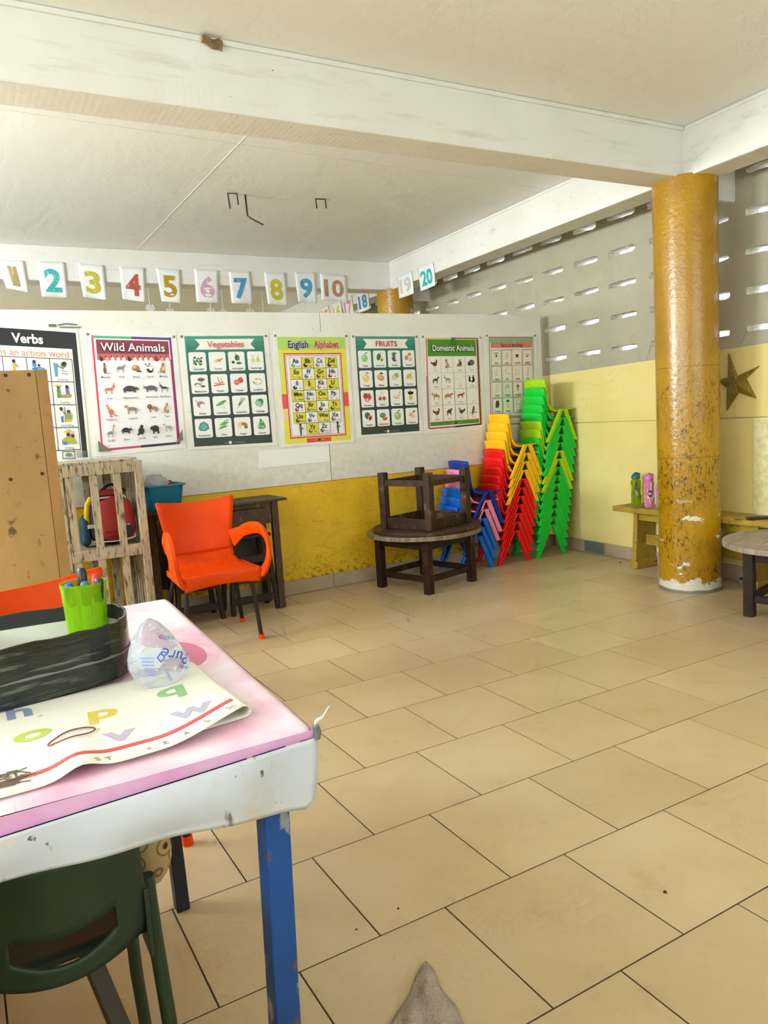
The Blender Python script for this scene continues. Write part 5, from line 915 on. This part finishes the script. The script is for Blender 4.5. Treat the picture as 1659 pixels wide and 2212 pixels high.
# ---- water sachet
g = random.Random(11); SX, SY, SZ = .283, 1.366, TZ + .0075
prof = [(.018, .0), (.038, .004), (.049, .018), (.053, .036), (.050, .056), (.041, .076), (.029, .095), (.016, .112), (.004, .122)]
NS = 26; rings = []
for k, (r_, z_) in enumerate(prof): rings.append([(SX + r_ * math.cos(a_) * (1 + .05 * math.sin(5 * a_ + k) + g.uniform(-.03, .03)) - .10 * z_, SY + .82 * r_ * math.sin(a_) * (1 + .05 * math.sin(4 * a_ + k * 2)), SZ + z_ + (.0 if k in (0, 8) else g.uniform(-.002, .002))) for a_ in (2 * PI * j / NS for j in range(NS))])
q = MB(); q.ring(rings); sach = tag(q.build('water_sachet', 'sachet_film', smooth=25), 'clear water sachet with blue print on the alphabet chart', 'sachet')
def sp(x, y, d):     # flat text wrapped on the sachet's camera side
    z_ = max(0, min(.12, y)); i = 0
    while i < len(prof) - 2 and prof[i + 1][1] < z_: i += 1
    (r0, z0), (r1, z1) = prof[i], prof[i + 1]; r_ = r0 + (r1 - r0) * (z_ - z0) / max(1e-6, z1 - z0) + .0035
    a_ = -PI / 2 + .18 + x / .05; return (SX + r_ * math.cos(a_) - .10 * z_, SY + .86 * r_ * math.sin(a_), SZ + z_ + .001)
pa = Paint(); pa.t('WATER', .018, .088, .008, '#3a55a8', .0, 1.1, PI - .25); pa.t('Pure', .020, .052, .022, '#2f56b4', .0, 1.0, PI - .45, .4); pa.t('drinking', .03, .028, .007, '#5a70b8', 0, 1, PI - .4); pa.t('500ml', -.004, .022, .006, '#5a70b8', 0, 1, 1.9)
for i in range(6): pa.l([(-.045 + .002 * i, .062 - .006 * i), (-.022 - .001 * i, .060 - .006 * i)], .0022, '#7f92c8')
pa.l([(-.016, .06), (-.009, .066), (-.004, .058), (-.012, .052), (-.016, .06)], .0022, '#4a62b0'); pa.build('blue_lettering', sp, sach)
# small printed packet behind the sachet
o = thing('snack_packet', 'small white packet with red stripe behind the water sachet', 'packet', (.298, 1.52, TZ + .003), -.9)
q = MB(); q.grid(lambda u, v: (-.028 + .056 * u, -.02 + .04 * v, .003 + .016 * math.sin(PI * u) * math.sin(PI * v)), 10, 8); q.build('wrapper', 'paper', o, smooth=60, solid=.001)
pa = Paint(); pa.r(-.026, .004, .026, .009, '#d8483c'); pa.e(-.004, -.006, .012, .007, '#e0c23a'); pa.t('B', -.004, -.006, .008, '#2a2622', .02); pa.build('packet_print', lambda x, y, d: (x, y, .0048 + .016 * math.sin(PI * (x + .028) / .056) * math.sin(PI * (y + .02) / .04) + d), o)
# ---- dark green child chair pushed under the table
o = thing('tube_chair', 'dark green plastic chair with slotted back pushed under the table', 'chair', (.064, 1.32, 0))
def gb(u, v):
    k = 2 * u - 1; return (k * (.132 - .012 * v), -.08 - .042 * (1 - k * k) + .0 - .03 * v, .43 + .19 * v - .022 * (1 - k * k) * (1 - v))
NU, RB, RS, RT = 40, 4, 3, 8
def vrow(j, u):
    vb = .15 + 1.0 * (u - .5) ** 2; vt = .40 + .35 * (u - .5) ** 2
    return vb * j / RB if j <= RB else vb + (vt - vb) * (j - RB) / RS if j <= RB + RS else vt + (1 - vt) * (j - RB - RS) / RT
NV = RB + RS + RT
q = MB(); q.add([gb(i / NU, vrow(j, i / NU)) for j in range(NV + 1) for i in range(NU + 1)], [(j * (NU + 1) + i, j * (NU + 1) + i + 1, (j + 1) * (NU + 1) + i + 1, (j + 1) * (NU + 1) + i) for j in range(NV) for i in range(NU) if not (RB <= j < RB + RS and 8 <= i < 32)])
q.build('backrest', 'kid_dark_green', o, smooth=60, solid=.006)
q = MB(); q.grid(lambda u, v: ((2 * u - 1) * .14, -.07 + .28 * v, .412 - .012 * math.sin(PI * v) * math.sin(PI * u)), 10, 10); q.build('seat', 'kid_dark_green', o, smooth=60, solid=.01)
for sx in (-1, 1):
    q = MB(); q.tube([(sx * .138, -.06, .50), (sx * .140, -.065, .40), (sx * .148, -.08, .2), (sx * .160, -.11, 0)], .0125, 12); q.build('leg', 'kid_dark_green', o, smooth=60)
    q = MB(); q.tube([(sx * .135, .18, .44), (sx * .140, .20, .15), (sx * .150, .23, 0)], .0125, 12); q.build('leg', 'kid_dark_green', o, smooth=60)
    q = MB(); q.bx(sx * .128 - .004, sx * .128 + .004, -.10, -.04, .38, .50); q.build('back_bracket', 'kid_dark_green', o, bevel=.002)
q = MB(); q.grid(lambda u, v: (.222 + (.036 + .004 * math.sin(7 * v)) * math.cos(2 * PI * u) * math.sin(PI * (.03 + .94 * v)) ** .4, 1.315 + .03 * math.sin(2 * PI * u) * math.sin(PI * (.03 + .94 * v)) ** .4, .452 + .16 * v), 20, 12)
tag(q.build('fabric_pouch', 'floral', smooth=70), 'beige floral fabric pouch hanging beside the dark green chair', 'pouch')
q = MB(); q.bar((.20, 1.11, .0), (.105, 1.33, .355), .055, .03, (1, 0, 0)); tag(q.build('leaning_plank', 'brown_plank', bevel=.004), 'brown wooden plank leaning under the table behind the green chair', 'plank')
# ---- rag on the floor at the bottom edge
def rg(u, v):
    A, B, C_, D = Vector((.800, 1.372)), Vector((.56, 1.195)), Vector((.52, .98)), Vector((.748, 1.05))
    p_ = A.lerp(B, u).lerp(D.lerp(C_, u), v); e = min(u, v, 1 - u, 1 - v)
    return (p_.x + .004 * math.sin(17 * v), p_.y + .004 * math.sin(13 * u), .004 + .030 * min(1, e * 5) * (.6 + .4 * math.sin(5 * u + 7 * v)) + .006 * math.sin(19 * u - 6 * v) * min(1, e * 6))
q = MB(); q.grid(rg, 24, 24); tag(q.build('cleaning_rag', 'rag', smooth=70, solid=.004, off=1), 'crumpled beige cleaning rag on the tiles at the bottom edge', 'rag')
